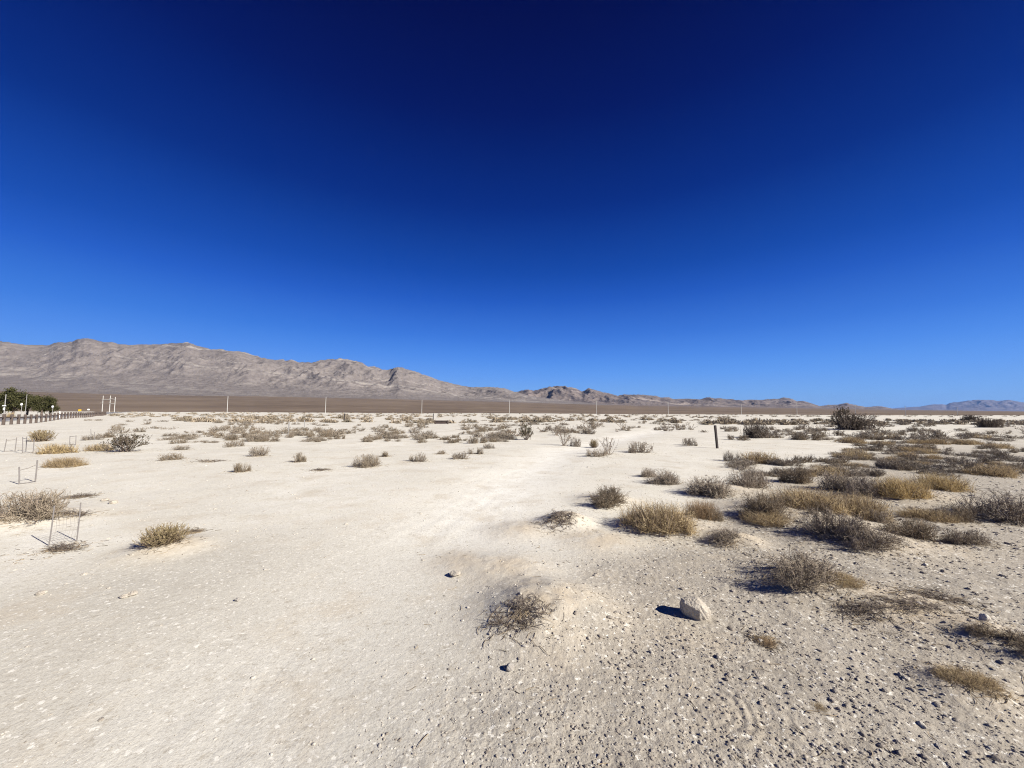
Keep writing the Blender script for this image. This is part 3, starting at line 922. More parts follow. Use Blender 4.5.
def belt(n, poly, kinds, wmin, wmax, group, labels, rng):
    made = 0; tries = 0
    while made < n and tries < n * 60:
        tries += 1
        px = rng.uniform(poly[0], poly[1]); py = rng.uniform(poly[2] ** -1, poly[3] ** -1) ** -1 if False else poly[2] + (poly[3] - poly[2]) * rng.uniform(0, 1) ** poly[4]
        if len(poly) > 5 and not poly[5](px, py):
            continue
        x, y = ground_at(px, py)
        if any(abs(px - a) < w * .8 and -6 < py - b < 9 for a, b, w in HB):
            continue
        k = kinds[rng.integers(0, len(kinds))]
        r = rng.uniform(wmin, wmax) * min(1.0, max(.55, y / 24))
        h = r * rng.uniform(.28, .62) * (1.5 if k in ('spindly', 'creosote', 'darkbush') else 1)
        plant(k, x, y, r, r * rng.uniform(.7, 1.1), h, labels[k], group + ' (' + {'grey': 'grey', 'redgrey': 'grey', 'brown': 'brown', 'straw': 'straw', 'gold': 'golden', 'creosote': 'dark', 'spindly': 'spindly', 'olive': 'olive', 'red': 'red', 'mat': 'dead'}[k] + ')', 1 if y < 24 else 2)
        made += 1


rng = np.random.default_rng(5)
belt(85, (742, 1060, 423, 440, 1.0), ['grey', 'redgrey', 'brown', 'brown'], .55, .95, 'shrubs between the large dark bush and the right edge',
     dict(grey='low grey shrub in the far rows of the scrub field around the large dark bush', redgrey='low grey shrub in the far rows of the scrub field around the large dark bush', brown='low brown shrub in the far rows of the scrub field around the large dark bush'), rng)
belt(16, (88, 178, 420, 440, 1), ['redgrey', 'redgrey', 'brown', 'grey'], .45, .85, 'shrubs massed behind the open creosote',
     dict(grey='grey shrub in the mass right behind the open creosote bush', redgrey='grey shrub in the mass right behind the open creosote bush', brown='brown shrub in the mass right behind the open creosote bush'), rng)
belt(185, (180, 512, 419, 443, .9, lambda a, b: fbm(np.array(a / 34.), np.array(b / 9.), 2, 81) > -.25), ['grey', 'redgrey', 'brown', 'brown'], .35, .8, 'shrubs of the belt left of the track',
     dict(grey='small grey shrub in the loose scrub belt left of the track', redgrey='small grey shrub in the loose scrub belt left of the track', brown='small brown shrub in the loose scrub belt left of the track'), rng)
belt(95, (515, 735, 420, 437, 1.0, lambda a, b: not (600 < a < 720 and b > 432) and fbm(np.array(a / 34.), np.array(b / 9.), 2, 82) > -.2), ['grey', 'redgrey', 'brown', 'brown', 'spindly'], .4, .8, 'shrubs of the belt beyond the track',
     dict(grey='small grey shrub in the belt behind the spindly shrubs', redgrey='small grey shrub in the belt behind the spindly shrubs', brown='small brown shrub in the belt behind the spindly shrubs', spindly='thin bare shrub in the belt behind the larger spindly shrubs'), rng)
belt(150, (738, 1060, 438, 476, .95, lambda a, b: not (735 < a < 835 and 441 < b < 462) and not (b < 440 and a < 745)), ['grey', 'brown', 'redgrey', 'straw', 'brown'], .42, .82, 'shrubs of the dense field at the right',
     dict(grey='grey shrub in the dense scrub field behind the golden tussocks', redgrey='grey shrub in the dense scrub field behind the golden tussocks', brown='brown shrub in the dense scrub field behind the golden tussocks', straw='straw tuft in the dense scrub field behind the golden tussocks'), rng)


# the scrub too far and too many to count: one object
def far_scrub():
    rng = np.random.default_rng(11)
    V, Q, n = [], [], 0
    pts = []
    def band(cnt, x0, x1, y0, y1, pw, keep=None):
        for _ in range(cnt):
            px = rng.uniform(x0, x1); py = y0 + (y1 - y0) * rng.uniform() ** pw
            if keep and not keep(px, py): continue
            yh = HOR + (px - 512) * .0045
            if py - yh < 1.5: continue
            x, y = ground_at(px, py)
            if 30 < y < 420: pts.append((x, y))
    band(1000, -60, 1084, 412.3, 417.3, 1.0, lambda a, b: a > 110)
    band(260, 700, 1084, 420.5, 425, 1.0)
    band(620, 170, 740, 416.6, 423, 1, lambda a, b: fbm(np.array(a / 60.), np.array(b / 2.), 2, 83) > -.05)
    for x, y in pts:
        r = rng.uniform(.45, 1.0) * (1 + y / 500); h = r * rng.uniform(.35, .75)
        m = 60 if y < 90 else 30
        z = h1(x, y, False)
        d = dome_dir(m, rng, 0, 85)
        b0 = np.c_[rng.normal(0, .35, (m, 2)), np.zeros(m)]
        P = np.stack([b0, b0 * .7 + d * .55 * rng.uniform(.5, 1, m)[:, None], b0 * .5 + d * rng.uniform(.7, 1, m)[:, None]], 1)
        side = unit(np.cross(d, rng.normal(0, 1, (m, 3))))
        W = np.array([.03, .05, .015])[None] * rng.uniform(.6, 1.5, m)[:, None]
        v, q = strips(P, W, side)
        v = v * np.array([r, r, h]) + np.array([x, y, z])
        V.append(v); Q.append(q + n); n += len(v)
    m, nt, b = new_mat('far scrub', .85)
    g = nd(nt, 'ShaderNodeNewGeometry')
    nz = noise(nt, g.outputs['Position'], .35, 3)
    c = mixc(nt, g.outputs['Random Per Island'], (.15, .12, .09), (.42, .345, .25))
    c = mixc(nt, ramp(nt, nz, .45, .65), c, (.19, .16, .115))
    nt.links.new(c, b.inputs['Base Color'])
    o = link('far_scrub', np_mesh('far_scrub', np.concatenate(V), [np.concatenate(Q)], [m]))
    tag(o, 'far scrub thinning into a dark line below the horizon', 'scrub', None, 'stuff')


far_scrub()

# ------------------------------------------------------------------ stones
def ico(sub):
    p = (1 + 5 ** .5) / 2
    v = [(-1, p, 0), (1, p, 0), (-1, -p, 0), (1, -p, 0), (0, -1, p), (0, 1, p), (0, -1, -p), (0, 1, -p), (p, 0, -1), (p, 0, 1), (-p, 0, -1), (-p, 0, 1)]
    f = [(0, 11, 5), (0, 5, 1), (0, 1, 7), (0, 7, 10), (0, 10, 11), (1, 5, 9), (5, 11, 4), (11, 10, 2), (10, 7, 6), (7, 1, 8), (3, 9, 4), (3, 4, 2), (3, 2, 6), (3, 6, 8), (3, 8, 9), (4, 9, 5), (2, 4, 11), (6, 2, 10), (8, 6, 7), (9, 8, 1)]
    v = [np.array(a) / np.linalg.norm(a) for a in v]
    for _ in range(sub):
        c = {}; nf = []
        def mid(a, b):
            k = (min(a, b), max(a, b))
            if k not in c:
                m = v[a] + v[b]; v.append(m / np.linalg.norm(m)); c[k] = len(v) - 1
            return c[k]
        for a, b, d in f:
            ab, bd, da = mid(a, b), mid(b, d), mid(d, a)
            nf += [(a, ab, da), (b, bd, ab), (d, da, bd), (ab, bd, da)]
        f = nf
    return np.array(v), np.array(f)


def rock_shape(sub, rng, cuts=9, lump=.12):
    V, Fc = ico(sub)
    V = V.copy()
    for _ in range(cuts):
        nrm = unit(rng.normal(0, 1, 3)); dd = rng.uniform(.62, .92)
        s = V @ nrm
        V = V - np.maximum(s - dd, 0)[:, None] * nrm * .95
    V = V * (1 + lump * fbm(V[:, 0] * 2.2 + V[:, 2], V[:, 1] * 2.2 - V[:, 2] * 1.3, 3, int(rng.integers(0, 999))))[:, None]
    return V, Fc


def build_gravel():
    rng = np.random.default_rng(3)
    P0 = [rock_shape(0, rng, 3, .35) for _ in range(10)]
    P1 = [rock_shape(1, rng, 5, .25) for _ in range(10)]
    N = 210000
    # uniform in picture-like radial density: log radius
    a = np.radians(rng.uniform(-62, 62, N)); r = np.exp(rng.uniform(np.log(1.1), np.log(24), N))
    x = r * np.sin(a); y = r * np.cos(a)
    g = gravel_mask(x, y)
    d, _ = poly_dist(x, y, PATH)
    clump = sstep(-.25, .45, fbm(x / .5, y / .5, 3, 61))
    dens = (.26 + .74 * g) * (.35 + .65 * clump) * (1 - .7 * np.exp(-(d / 1.0) ** 2) * (1 - g)) * (.45 + .55 * sstep(.2, 2.2, poly_dist(x, y, GRAVEL_EDGE)[1]) + .3 * (1 - g))
    # log sampling puts 1/r^2 of density: allow that, near stones are the ones seen
    keep = rng.uniform(0, 1, N) < dens
    x, y, g, r = x[keep], y[keep], g[keep], r[keep]
    kp = (g < .5) | (rng.uniform(0, 1, len(g)) < .95); x, y, g, r = x[kp], y[kp], g[kp], r[kp]
    s = np.exp(rng.normal(np.log(.0036), .6, len(x))) * (.75 + .45 * g)
    s = np.clip(s, .0022, .019) * np.where(r > 4, np.clip(r / 4, 1, 2.2), 1) ** .8
    s = np.where(r < 2.6, np.minimum(s, .0045 * r), s)
    z = height(x, y) + s * .12
    V, T, MI, n = [], [], [], 0
    for cls, protos in ((0, P0), (1, P1)):
        m_cls = (s / r > .0042) == (cls == 1)
        pid = rng.integers(0, len(protos), len(x))
        for k, (pv, pf) in enumerate(protos):
            idx = np.where(m_cls & (pid == k))[0]
            if not len(idx): continue
            th = rng.uniform(0, 2 * np.pi, len(idx)); c, sn = np.cos(th), np.sin(th)
            sc = s[idx, None] * np.stack([rng.uniform(.8, 1.5, len(idx)), rng.uniform(.7, 1.1, len(idx)), rng.uniform(.35, .75, len(idx))], 1)
            v = pv[None] * sc[:, None]
            vx = v[..., 0] * c[:, None] - v[..., 1] * sn[:, None]; vy = v[..., 0] * sn[:, None] + v[..., 1] * c[:, None]
            v = np.stack([vx + x[idx, None], vy + y[idx, None], v[..., 2] + z[idx, None]], -1)
            f = pf[None] + (np.arange(len(idx)) * len(pv))[:, None, None] + n
            V.append(v.reshape(-1, 3)); T.append(f.reshape(-1, 3)); n += v.shape[0] * v.shape[1]
            MI.append(np.repeat((rng.uniform(0, 1, len(idx)) > .15 + .75 * g[idx]).astype(np.int32), len(pf)))
    o = link('gravel', np_mesh('gravel', np.concatenate(V), [np.concatenate(T)], [M_GRAVEL, M_FLECK], np.concatenate(MI)))
    tag(o, 'loose pale gravel strewn over the desert ground', 'gravel', None, 'stuff')


build_gravel()


def build_litter():
    rng = np.random.default_rng(4)
    m = 900
    m = 900
    a = np.radians(rng.uniform(-15, 60, m)); r = np.exp(rng.uniform(np.log(1.6), np.log(9), m))
    x = r * np.sin(a); y = r * np.cos(a)
    k = rng.uniform(0, 1, m) < .15 + .85 * sstep(0, .4, fbm(x / .7, y / .7, 2, 71)); x, y = x[k], y[k]
    for cx, cy_, rx, kind in PLANTED:
        if cy_ < 16 and rx > .06:
            q = int(130 + 260 * rx); rr = rx * np.abs(rng.normal(0, .75, q)) + .02; aa = rng.uniform(0, 6.28, q)
            x = np.concatenate([x, cx + rr * np.cos(aa)]); y = np.concatenate([y, cy_ + rr * np.sin(aa) * .9])
    m = len(x)
    L = rng.uniform(.02, .10, m); th = rng.uniform(0, 6.28, m)
    P = np.zeros((m, 4, 3)); bend = rng.normal(0, .35, m)
    px, py = x.copy(), y.copy()
    for q in range(4):
        P[:, q, 0] = px; P[:, q, 1] = py; P[:, q, 2] = height(px, py) + .004 + rng.uniform(0, .006, m) * q / 3
        px = px + np.cos(th) * L / 3; py = py + np.sin(th) * L / 3; th = th + bend
    v, f = tubes(P, tap(m, 4, .0021, .0010, rng))
    tag(link('twig_litter', np_mesh('twig_litter', v, [f], [M_LITTER])), 'short dead twigs littering the gravel', 'litter', None, 'stuff')


build_litter()


def stone(name, px, py, wpx, hpx, label, seed, mat, depth=.8, group=None, rot=0.3, sub=3):
    rng = np.random.default_rng(seed)
    x, y = ground_at(px, py)
    w = wpx / F_PX * y; h = hpx / F_PX * y
    V, Fc = rock_shape(sub, rng, 11, .16)
    V = V / np.abs(V).max(0) * np.array([w / 2, w / 2 * depth, h / 2])
    c, s = math.cos(rot), math.sin(rot)
    me = np_mesh(name, V, [Fc], [mat])
    o = link(name, me, None, (x, y + w * .3, h1(x, y + w * .3) + h * .36), rot)
    tag(o, label, 'rock' if w > .15 else 'stone', group)


def main_rock():
    """angular pale boulder: higher at its left, sloping to the right"""
    x, y = ground_at(703, 624)
    rng = np.random.default_rng(23)
    V, Fc = ico(4)
    V = V.copy()
    for nrm, dd in (((-.40, -.35, .85), .74), ((.55, -.15, .8), .62), ((-.2, .1, 1), .80), ((.35, -.9, -.05), .66), ((-.45, -.85, .2), .72), ((.95, -.1, .1), .86), ((.1, .9, .3), .7), ((.7, -.6, .55), .74), ((-.45, -.75, -.45), .60), ((-.5, .3, .8), .78), ((0, -.5, .85), .74)):
        nrm = unit(np.array(nrm, float)); s = V @ nrm
        V = V - np.maximum(s - dd, 0)[:, None] * nrm * .97
    for _ in range(26):
        nrm = unit(rng.normal(0, 1, 3)); q = V @ nrm; dd = q.max() * rng.uniform(.86, .96)
        V = V - np.maximum(q - dd, 0)[:, None] * nrm
    V = V * (1 + .10 * fbm(V[:, 0] * 2.2 + V[:, 2] * 1.7, V[:, 1] * 2.4 - V[:, 2], 3, 77) - .06 * ridged(V[:, 0] * 4 + V[:, 2] * 3, V[:, 1] * 4 + V[:, 2] * 2, 4, 78))[:, None]
    w = 30 / F_PX * y
    V = V / np.abs(V).max(0) * np.array([w / 2, w * .40, w * .43])
    o = link('pale_rock', np_mesh('pale_rock', V, [Fc], [M_STONE]), None, (x, y + .10, h1(x, y + .1) + w * .22), -.25)
    o.rotation_euler = (0, .28, -.1)
    tag(o, 'angular white rock, largest on the ground, with a black shadow at its left', 'rock')


main_rock()
stone('pale_stone', 989, 632, 10, 9, 'smooth white stone at the end of the creeping dead stems', 31, M_FLECK)
stone('pale_stone', 455, 576, 12, 6, 'flat white stone on the worn track, behind the twiggy mound', 32, M_STONE)
stone('grey_stone', 510, 671, 9, 7, 'dark grey stone in front of the twiggy sandy mound', 33, M_STONE_GREY)
stone('pale_stone', 38, 597, 9, 4, 'flat white stone below the two tall stakes near the frame edge', 34, M_STONE)
stone('pale_stone', 121, 600, 8, 4, 'left one of two flat white stones below the lone olive tuft', 35, M_STONE)
stone('pale_stone', 129, 598, 9, 5, 'right and larger of two flat white stones below the lone olive tuft', 36, M_STONE)
stone('pale_stone', 103, 500, 7, 3, 'left of two pale stones right of the flat brown twig mat', 37, M_STONE)
stone('pale_stone', 111, 503, 8, 4, 'right of two pale stones right of the flat brown twig mat', 38, M_STONE)
stone('grey_stone', 236, 601, 5, 4, 'small dark stone alone on smooth ground right of the flat white stones', 39, M_STONE_GREY)

# ------------------------------------------------------------------ wire plant cages and stakes
def cage(label, stakes, bars, net=False):
    """stakes: (px top, py top, px foot, py foot); bars: index pairs with height fractions"""
    root = bpy.data.objects.new('plant_cage', None); COL.objects.link(root)
    x0, y0 = ground_at(stakes[0][2], stakes[0][3]); root.location = (x0, y0, h1(x0, y0))
    tag(root, label, 'plant cage')
    ends = []
    for (tx, ty, fx, fy) in stakes:
        x, y = ground_at(fx, fy); z = h1(x, y)
        d = ray(tx, ty); top = np.array([d[0] * y, y + .02, CAM_H + d[2] * y])
        b = MB(); b.tube([np.array([x, y, z - .05]) - root.location, (np.array([x, y, z]) + top) / 2 - np.array(root.location) + np.array([.004, 0, 0]), top - np.array(root.location)], .0065 if y < 8 else .013, 6)
        link('stake', b.mesh('stake', M_STEEL), root)
        ends.append((np.array([x, y, z]), top))
    if net:
        L0 = np.array(root.location); b = MB()
        for f in (.12, .3, .48, .66, .84):
            a = ends[0][0] * (1 - f) + ends[0][1] * f; c = ends[1][0] * (1 - f) + ends[1][1] * f
            b.tube([a - L0, (a + c) / 2 - L0 + np.array([0, .02, random.uniform(-.012, .008)]), c - L0], .0014, 4)
        for q in np.linspace(.1, .9, 7):
            lo = ends[0][0] * (1 - q) + ends[1][0] * q; hi = ends[0][1] * (1 - q) + ends[1][1] * q
            p0 = lo + (hi - lo) * .06; p1 = lo + (hi - lo) * random.uniform(.7, .88)
            b.tube([p0 - L0, (p0 + p1) / 2 - L0 + np.array([random.uniform(-.01, .01), .02, 0]), p1 - L0], .0014, 4)
        link('netting', b.mesh('netting', M_STEEL), root)
    for i, j, fi, fj in bars:
        a = ends[i][0] * (1 - fi) + ends[i][1] * fi; c = ends[j][0] * (1 - fj) + ends[j][1] * fj
        mid = (a + c) / 2 + np.array([0, 0, -.015])
        b = MB(); b.tube([a - np.array(root.location), mid - np.array(root.location), c - np.array(root.location)], .004 if y0 < 8 else .009, 5)
        link('wire', b.mesh('wire', M_STEEL), root)


cage('two tall grey stakes with dead sticks at their feet, closest cage to the camera', [(52.4, 506, 48.7, 546), (79, 503, 76.6, 541)], [(0, 1, .03, .03)], True)
cage('wire cage of two stakes and a ground bar above the bleached shrub', [(18, 467, 19.3, 484), (36.3, 460, 35.2, 482)], [(0, 1, .06, .06), (0, 1, .8, .8)])
cage('wide empty wire frame left of its twin, at the frame edge', [(6, 439, 4, 451.5), (16, 437.5, 15, 451)], [(0, 1, .04, .04), (0, 1, .9, .9)])
cage('three-legged wire frame right of the wide empty one', [(22, 437, 22.5, 453), (26, 436.5, 26, 451), (33.5, 440, 33, 452.5)], [(0, 2, .05, .05), (0, 1, .9, .9), (1, 2, .75, .9)])
cage('small square wire frame behind the golden grass cushion', [(69.5, 436, 69.5, 444.5), (75.6, 435.5, 75.6, 444.5)], [(0, 1, .95, .95), (0, 1, .05, .05)])
cage('small leaning wire frame between the tan tussock and the fence', [(90.5, 429, 91, 440), (94, 432, 94.5, 440)], [(0, 1, .1, .1), (0, 1, .6, .6)])

# ------------------------------------------------------------------ trail posts
def trail_post(px, yt, yb, w, label, lean=0.0, mat=None, name='trail_post'):
    x, y = ground_at(px, yb); z = h1(x, y)
    h = CAM_H + ray(px, yt)[2] * y - z
    b = MB(); b.box((0, 0, h / 2 - .1), (w, w * .7, h + .2), None, w * .12)
    o = link(name, b.mesh(name, mat or M_POST), None, (x, y, z), .35)
    o.rotation_euler = (0, lean, .35)
    tag(o, label, 'post')


trail_post(717.3, 425.2, 448.2, .105, 'dark brown upright post alone beside the pale gravel, right of centre', -.085, None, 'marker_post')
trail_post(344.2, 413.5, 421, .16, 'short dark post standing on the pale flat beyond the left scrub belt', 0)
trail_post(433.2, 413.5, 420.5, .14, 'short dark post beside the left end of the low bench', 0)
trail_post(288.3, 421.5, 434, .07, 'thin grey stick upright among the shrubs of the left belt', .03, M_GREYPOLE)
trail_post(304.5, 420, 427, .08, 'thin grey stick behind the shrubs, short of the dark post', -.03, M_GREYPOLE)


def bench():
    x, y = ground_at(441.5, 423.6); z = h1(x, y)
    root = bpy.data.objects.new('wooden_bench', None); COL.objects.link(root); root.location = (x, y, z); root.rotation_euler = (0, 0, .05)
    tag(root, 'low dark wooden bench on the pale flat left of centre', 'bench')
    L = 14 / F_PX * y
    for k in (-1, 1):
        b = MB(); b.box((k * (L / 2 - .09), 0, .19), (.13, .42, .42), None, .01); link('leg', b.mesh('leg', M_WOOD_DARK), root)
    b = MB()
    for q in (-.15, 0, .15):
        b.box((0, q, .44), (L, .14, .06), None, .008)
    link('seat', b.mesh('seat', plain_mat('bench seat wood', (.13, .10, .085), .3, 6)), root)
    b = MB(); b.box((0, -.10, .22), (L - .30, .05, .34), None, .008); link('apron', b.mesh('apron', plain_mat('bench apron wood', (.07, .05, .043), .3, 6)), root)


bench()

# ------------------------------------------------------------------ fence, road, roadside things
def fence():
    root = bpy.data.objects.new('post_and_rail_fence', None); COL.objects.link(root)
    tag(root, 'dark post and rail fence receding along the road at the far left', 'fence')
    p0 = np.array([-53.3, 41.2]); st = np.array([-1.80, 2.0])
    root.location = (*p0, h1(*p0))
    L0 = np.array(root.location)
    tops = []
    proto_post = None
    for k in range(-4, 34):
        p = p0 + st * k; z = h1(*p)
        if proto_post is None:
            b = MB(); b.box((0, 0, .5), (.21, .21, 1.2), None, .02); proto_post = b.mesh('post', M_WOOD_DARK)
        o = link('post', proto_post, root, (p[0] - L0[0], p[1] - L0[1], z - L0[2]), math.atan2(st[1], st[0]) + random.uniform(-.05, .05))
        tops.append(np.array([*p, z]) - L0)
    for k in range(0, len(tops) - 1):
        a, c = tops[k], tops[k + 1]
        m = (a + c) / 2; ln = np.linalg.norm(c - a)
        b = MB(); b.box((0, 0, 0), (ln - .20, .06, .15), None, .01)
        link('rail', b.mesh('rail', M_WOOD_DARK), root, (m[0], m[1], m[2] + .76), math.atan2(st[1], st[0]))


fence()


def road():
    st = unit(np.array([-1.93, 2.14])); nrm = np.array([-st[1], st[0]])
    if nrm[0] > 0: nrm = -nrm
    p0 = np.array([-53.3, 41.2]) + nrm * 3.0
    ks = np.arange(-60, 420, 2.0); ws = np.linspace(0, 8, 9)
    P = p0[None, None] + st[None, None] * ks[:, None, None] + nrm[None, None] * ws[None, :, None]
    Z = height(P[..., 0], P[..., 1]) + .05
    V = np.concatenate([P, Z[..., None]], -1)
    V[:, 0, 2] -= .2; V[:, -1, 2] -= .2
    n1 = len(ws)
    i = np.arange(len(ks) - 1)[:, None] * n1; j = np.arange(n1 - 1)[None]
    q = np.stack([i + j, i + n1 + j, i + n1 + j + 1, i + j + 1], -1).reshape(-1, 4)
    me = np_mesh('road', V.reshape(-1, 3), [q], [plain_mat('worn asphalt', (.20, .19, .185), .2, 2)], None, True)
    tag(link('road', me), 'pale worn asphalt road behind the dark fence', None, None, 'structure')
    P2 = p0[None, None] + st[None, None] * ks[:, None, None] + nrm[None, None] * np.array([.7, .95])[None, :, None]
    V = np.concatenate([P2, (height(P2[..., 0], P2[..., 1]) + .058)[..., None]], -1)
    i = np.arange(len(ks) - 1)[:, None] * 2
    q = np.stack([i, i + 2, i + 3, i + 1], -1).reshape(-1, 4)
    tag(link('road_marking', np_mesh('road_marking', V.reshape(-1, 3), [q], [M_WHITE])), 'white edge line painted along the road behind the fence', None, None, 'structure')


road()


def at_depth(px, py, D):
    d = ray(px, py)
    return d[0] * D, D, CAM_H + d[2] * D


def tree(px, ytop, wpx, D, label, seed):
    rng = np.random.default_rng(seed)
    x, y, zt = at_depth(px, ytop, D); z0 = h1(x, y, False)
    H = zt - z0; rad = wpx / F_PX * D / 2
    root = bpy.data.objects.new('shade_tree', None); COL.objects.link(root); root.location = (x, y, z0)
    tag(root, label, 'tree', 'dark trees behind the fence')
    b = MB()
    b.tube([(0, 0, -.2), (.1, 0, H * .15), (.05, .1, H * .3), (0, 0, H * .55)], [rad * .09, rad * .075, rad * .06, rad * .03], 8)
    for k in range(7):
        a = rng.uniform(0, 6.28); b.tube([(0.05, .05, H * rng.uniform(.18, .35)), (math.cos(a) * rad * .35, math.sin(a) * rad * .35, H * .5), (math.cos(a) * rad * .7, math.sin(a) * rad * .7, H * rng.uniform(.5, .8))], [rad * .045, rad * .03, rad * .012], 6)
    link('trunk', b.mesh('trunk', M_TRUNK, True), root)
    # leaf clumps spread unevenly through the crown
    cl = []
    for _ in range(30):
        d = unit(rng.normal(0, 1, 3)); rr = rng.uniform(.25, 1.12) ** .6
        c = np.array([d[0] * rad * .85 * rr, d[1] * rad * .85 * rr, H * .56 + d[2] * H * .40 * rr])
        cl.append((c, rad * rng.uniform(.12, .36)))
    m = 300
    V = []
    for c, s in cl:
        p = c + rng.normal(0, 1, (m, 3)) * s * np.array([.55, .55, .45])
        a = unit(rng.normal(0, 1, (m, 3))); bb = unit(np.cross(a, rng.normal(0, 1, (m, 3))))
        sz = rng.uniform(.07, .16, m)[:, None] * rad / 2.5
        V.append(np.stack([p - a * sz, p + bb * sz * .7, p + a * sz, p - bb * sz * .7], 1).reshape(-1, 3))
    V = np.concatenate(V); V[:, 2] = np.clip(V[:, 2], .25, None)
    link('crown', np_mesh('crown', V, [np.arange(len(V)).reshape(-1, 4)], [M_TREE_LEAF]), root)


tree(-4, 393, 26, 112, 'dark tree cut by the frame edge behind the pale pole', 1)
tree(15, 388.5, 24, 104, 'tallest dark green tree of the clump behind the fence', 2)
tree(29, 392.5, 20, 108, 'dark tree just right of the tallest one behind the fence', 3)
tree(43, 394.5, 18, 106, 'second tree from the end of the dark clump, above the white disc', 4)
tree(51, 397.5, 13, 112, 'smallest dark tree, at the end of the clump toward the poles', 5)


def roadside():
    # posts carrying a round white disc
    for px, yc, D, lab in ((22, 404.3, 84, 'round white disc on a thin post before the tallest dark tree'), (53, 406.6, 92, 'round white disc on a thin post at the end of the dark trees')):
        x, y, zc = at_depth(px, yc, D); z0 = h1(x, y, False)
        root = bpy.data.objects.new('round_sign', None); COL.objects.link(root); root.location = (x, y, z0)
        tag(root, lab, 'sign')
        b = MB(); b.tube([(0, 0, -.2), (0, 0, zc - z0 - .1)], .05, 8); link('pole', b.mesh('pole', M_GREYPOLE), root)
        b = MB(); r = .27
        b.tube([(0, -.09, zc - z0), (0, -.05, zc - z0)], r, 20); link('disc', b.mesh('disc', M_WHITE), root)
    # pale pole with a crossbar
    x, y, zt = at_depth(6, 394.3, 78); z0 = h1(x, y, False); H = zt - z0
    root = bpy.data.objects.new('roadside_pole', None); COL.objects.link(root); root.location = (x, y, z0)
    tag(root, 'pale pole with a small white crossbar before the dark trees', 'pole')
    b = MB(); b.tube([(0, 0, -.2), (0, 0, H)], [.10, .06], 10); link('shaft', b.mesh('shaft', M_GREYPOLE), root)
    b = MB(); b.box((0, -.12, H * .50), (.75, .06, .20), None, .01); link('crossbar', b.mesh('crossbar', M_WHITE), root)
    b = MB(); b.box((0, -.12, H * .36), (.28, .06, .50), None, .01); link('plate', b.mesh('plate', M_WHITE), root)
    x, y, zt = at_depth(27, 394.3, 90); z0 = h1(x, y, False); H = zt - z0
    b = MB(); b.tube([(0, 0, -.2), (0, 0, H)], [.06, .045], 10)
    tag(link('roadside_pole', b.mesh('roadside_pole', M_GREYPOLE), None, (x, y, z0)), 'plain thin grey pole standing in front of the dark trees', 'pole')
    # yellow sign and white sign beyond the fence end
    for nm, px, yc, D, w, h, mat, lab in (('yellow_sign', 79.8, 410.3, 140, .85, .65, M_YELLOW, 'small yellow road sign beyond the receding fence'), ('white_sign', 88.5, 409.5, 150, .6, .5, M_WHITE, 'small white sign right of the yellow one beyond the fence')):
        x, y, zc = at_depth(px, yc, D); z0 = h1(x, y, False)
        root = bpy.data.objects.new(nm, None); COL.objects.link(root); root.location = (x, y, z0); root.rotation_euler = (0, 0, .35)
        tag(root, lab, 'sign')
        zz = max(zc - z0, .75)
        b = MB(); b.box((0, 0, zz), (w, .05, h), None, .015); link('board', b.mesh('board', mat), root)
        for k in (-1, 1):
            b = MB(); b.tube([(k * w * .3, .08, -.2), (k * w * .3, .08, zz + h * .3)], .05, 6); link('pole', b.mesh('pole', M_GREYPOLE), root)


roadside()
_x, _y, _z = at_depth(10, 415.6, 74)
plant('gold', _x, _y, .75, .6, 1.0, 'yellow clump beside the road behind the fence posts', None, 2, 0)
_x, _y, _z = at_depth(53, 418, 62)
b = MB(); b.box((0, 0, .62), (.09, .09, 1.3), None, .012)
tag(link('white_post', b.mesh('white_post', M_WHITE), None, (_x + 1.0, _y, h1(_x + 1, _y))), 'slim white post standing beside the dark fence posts', 'post')

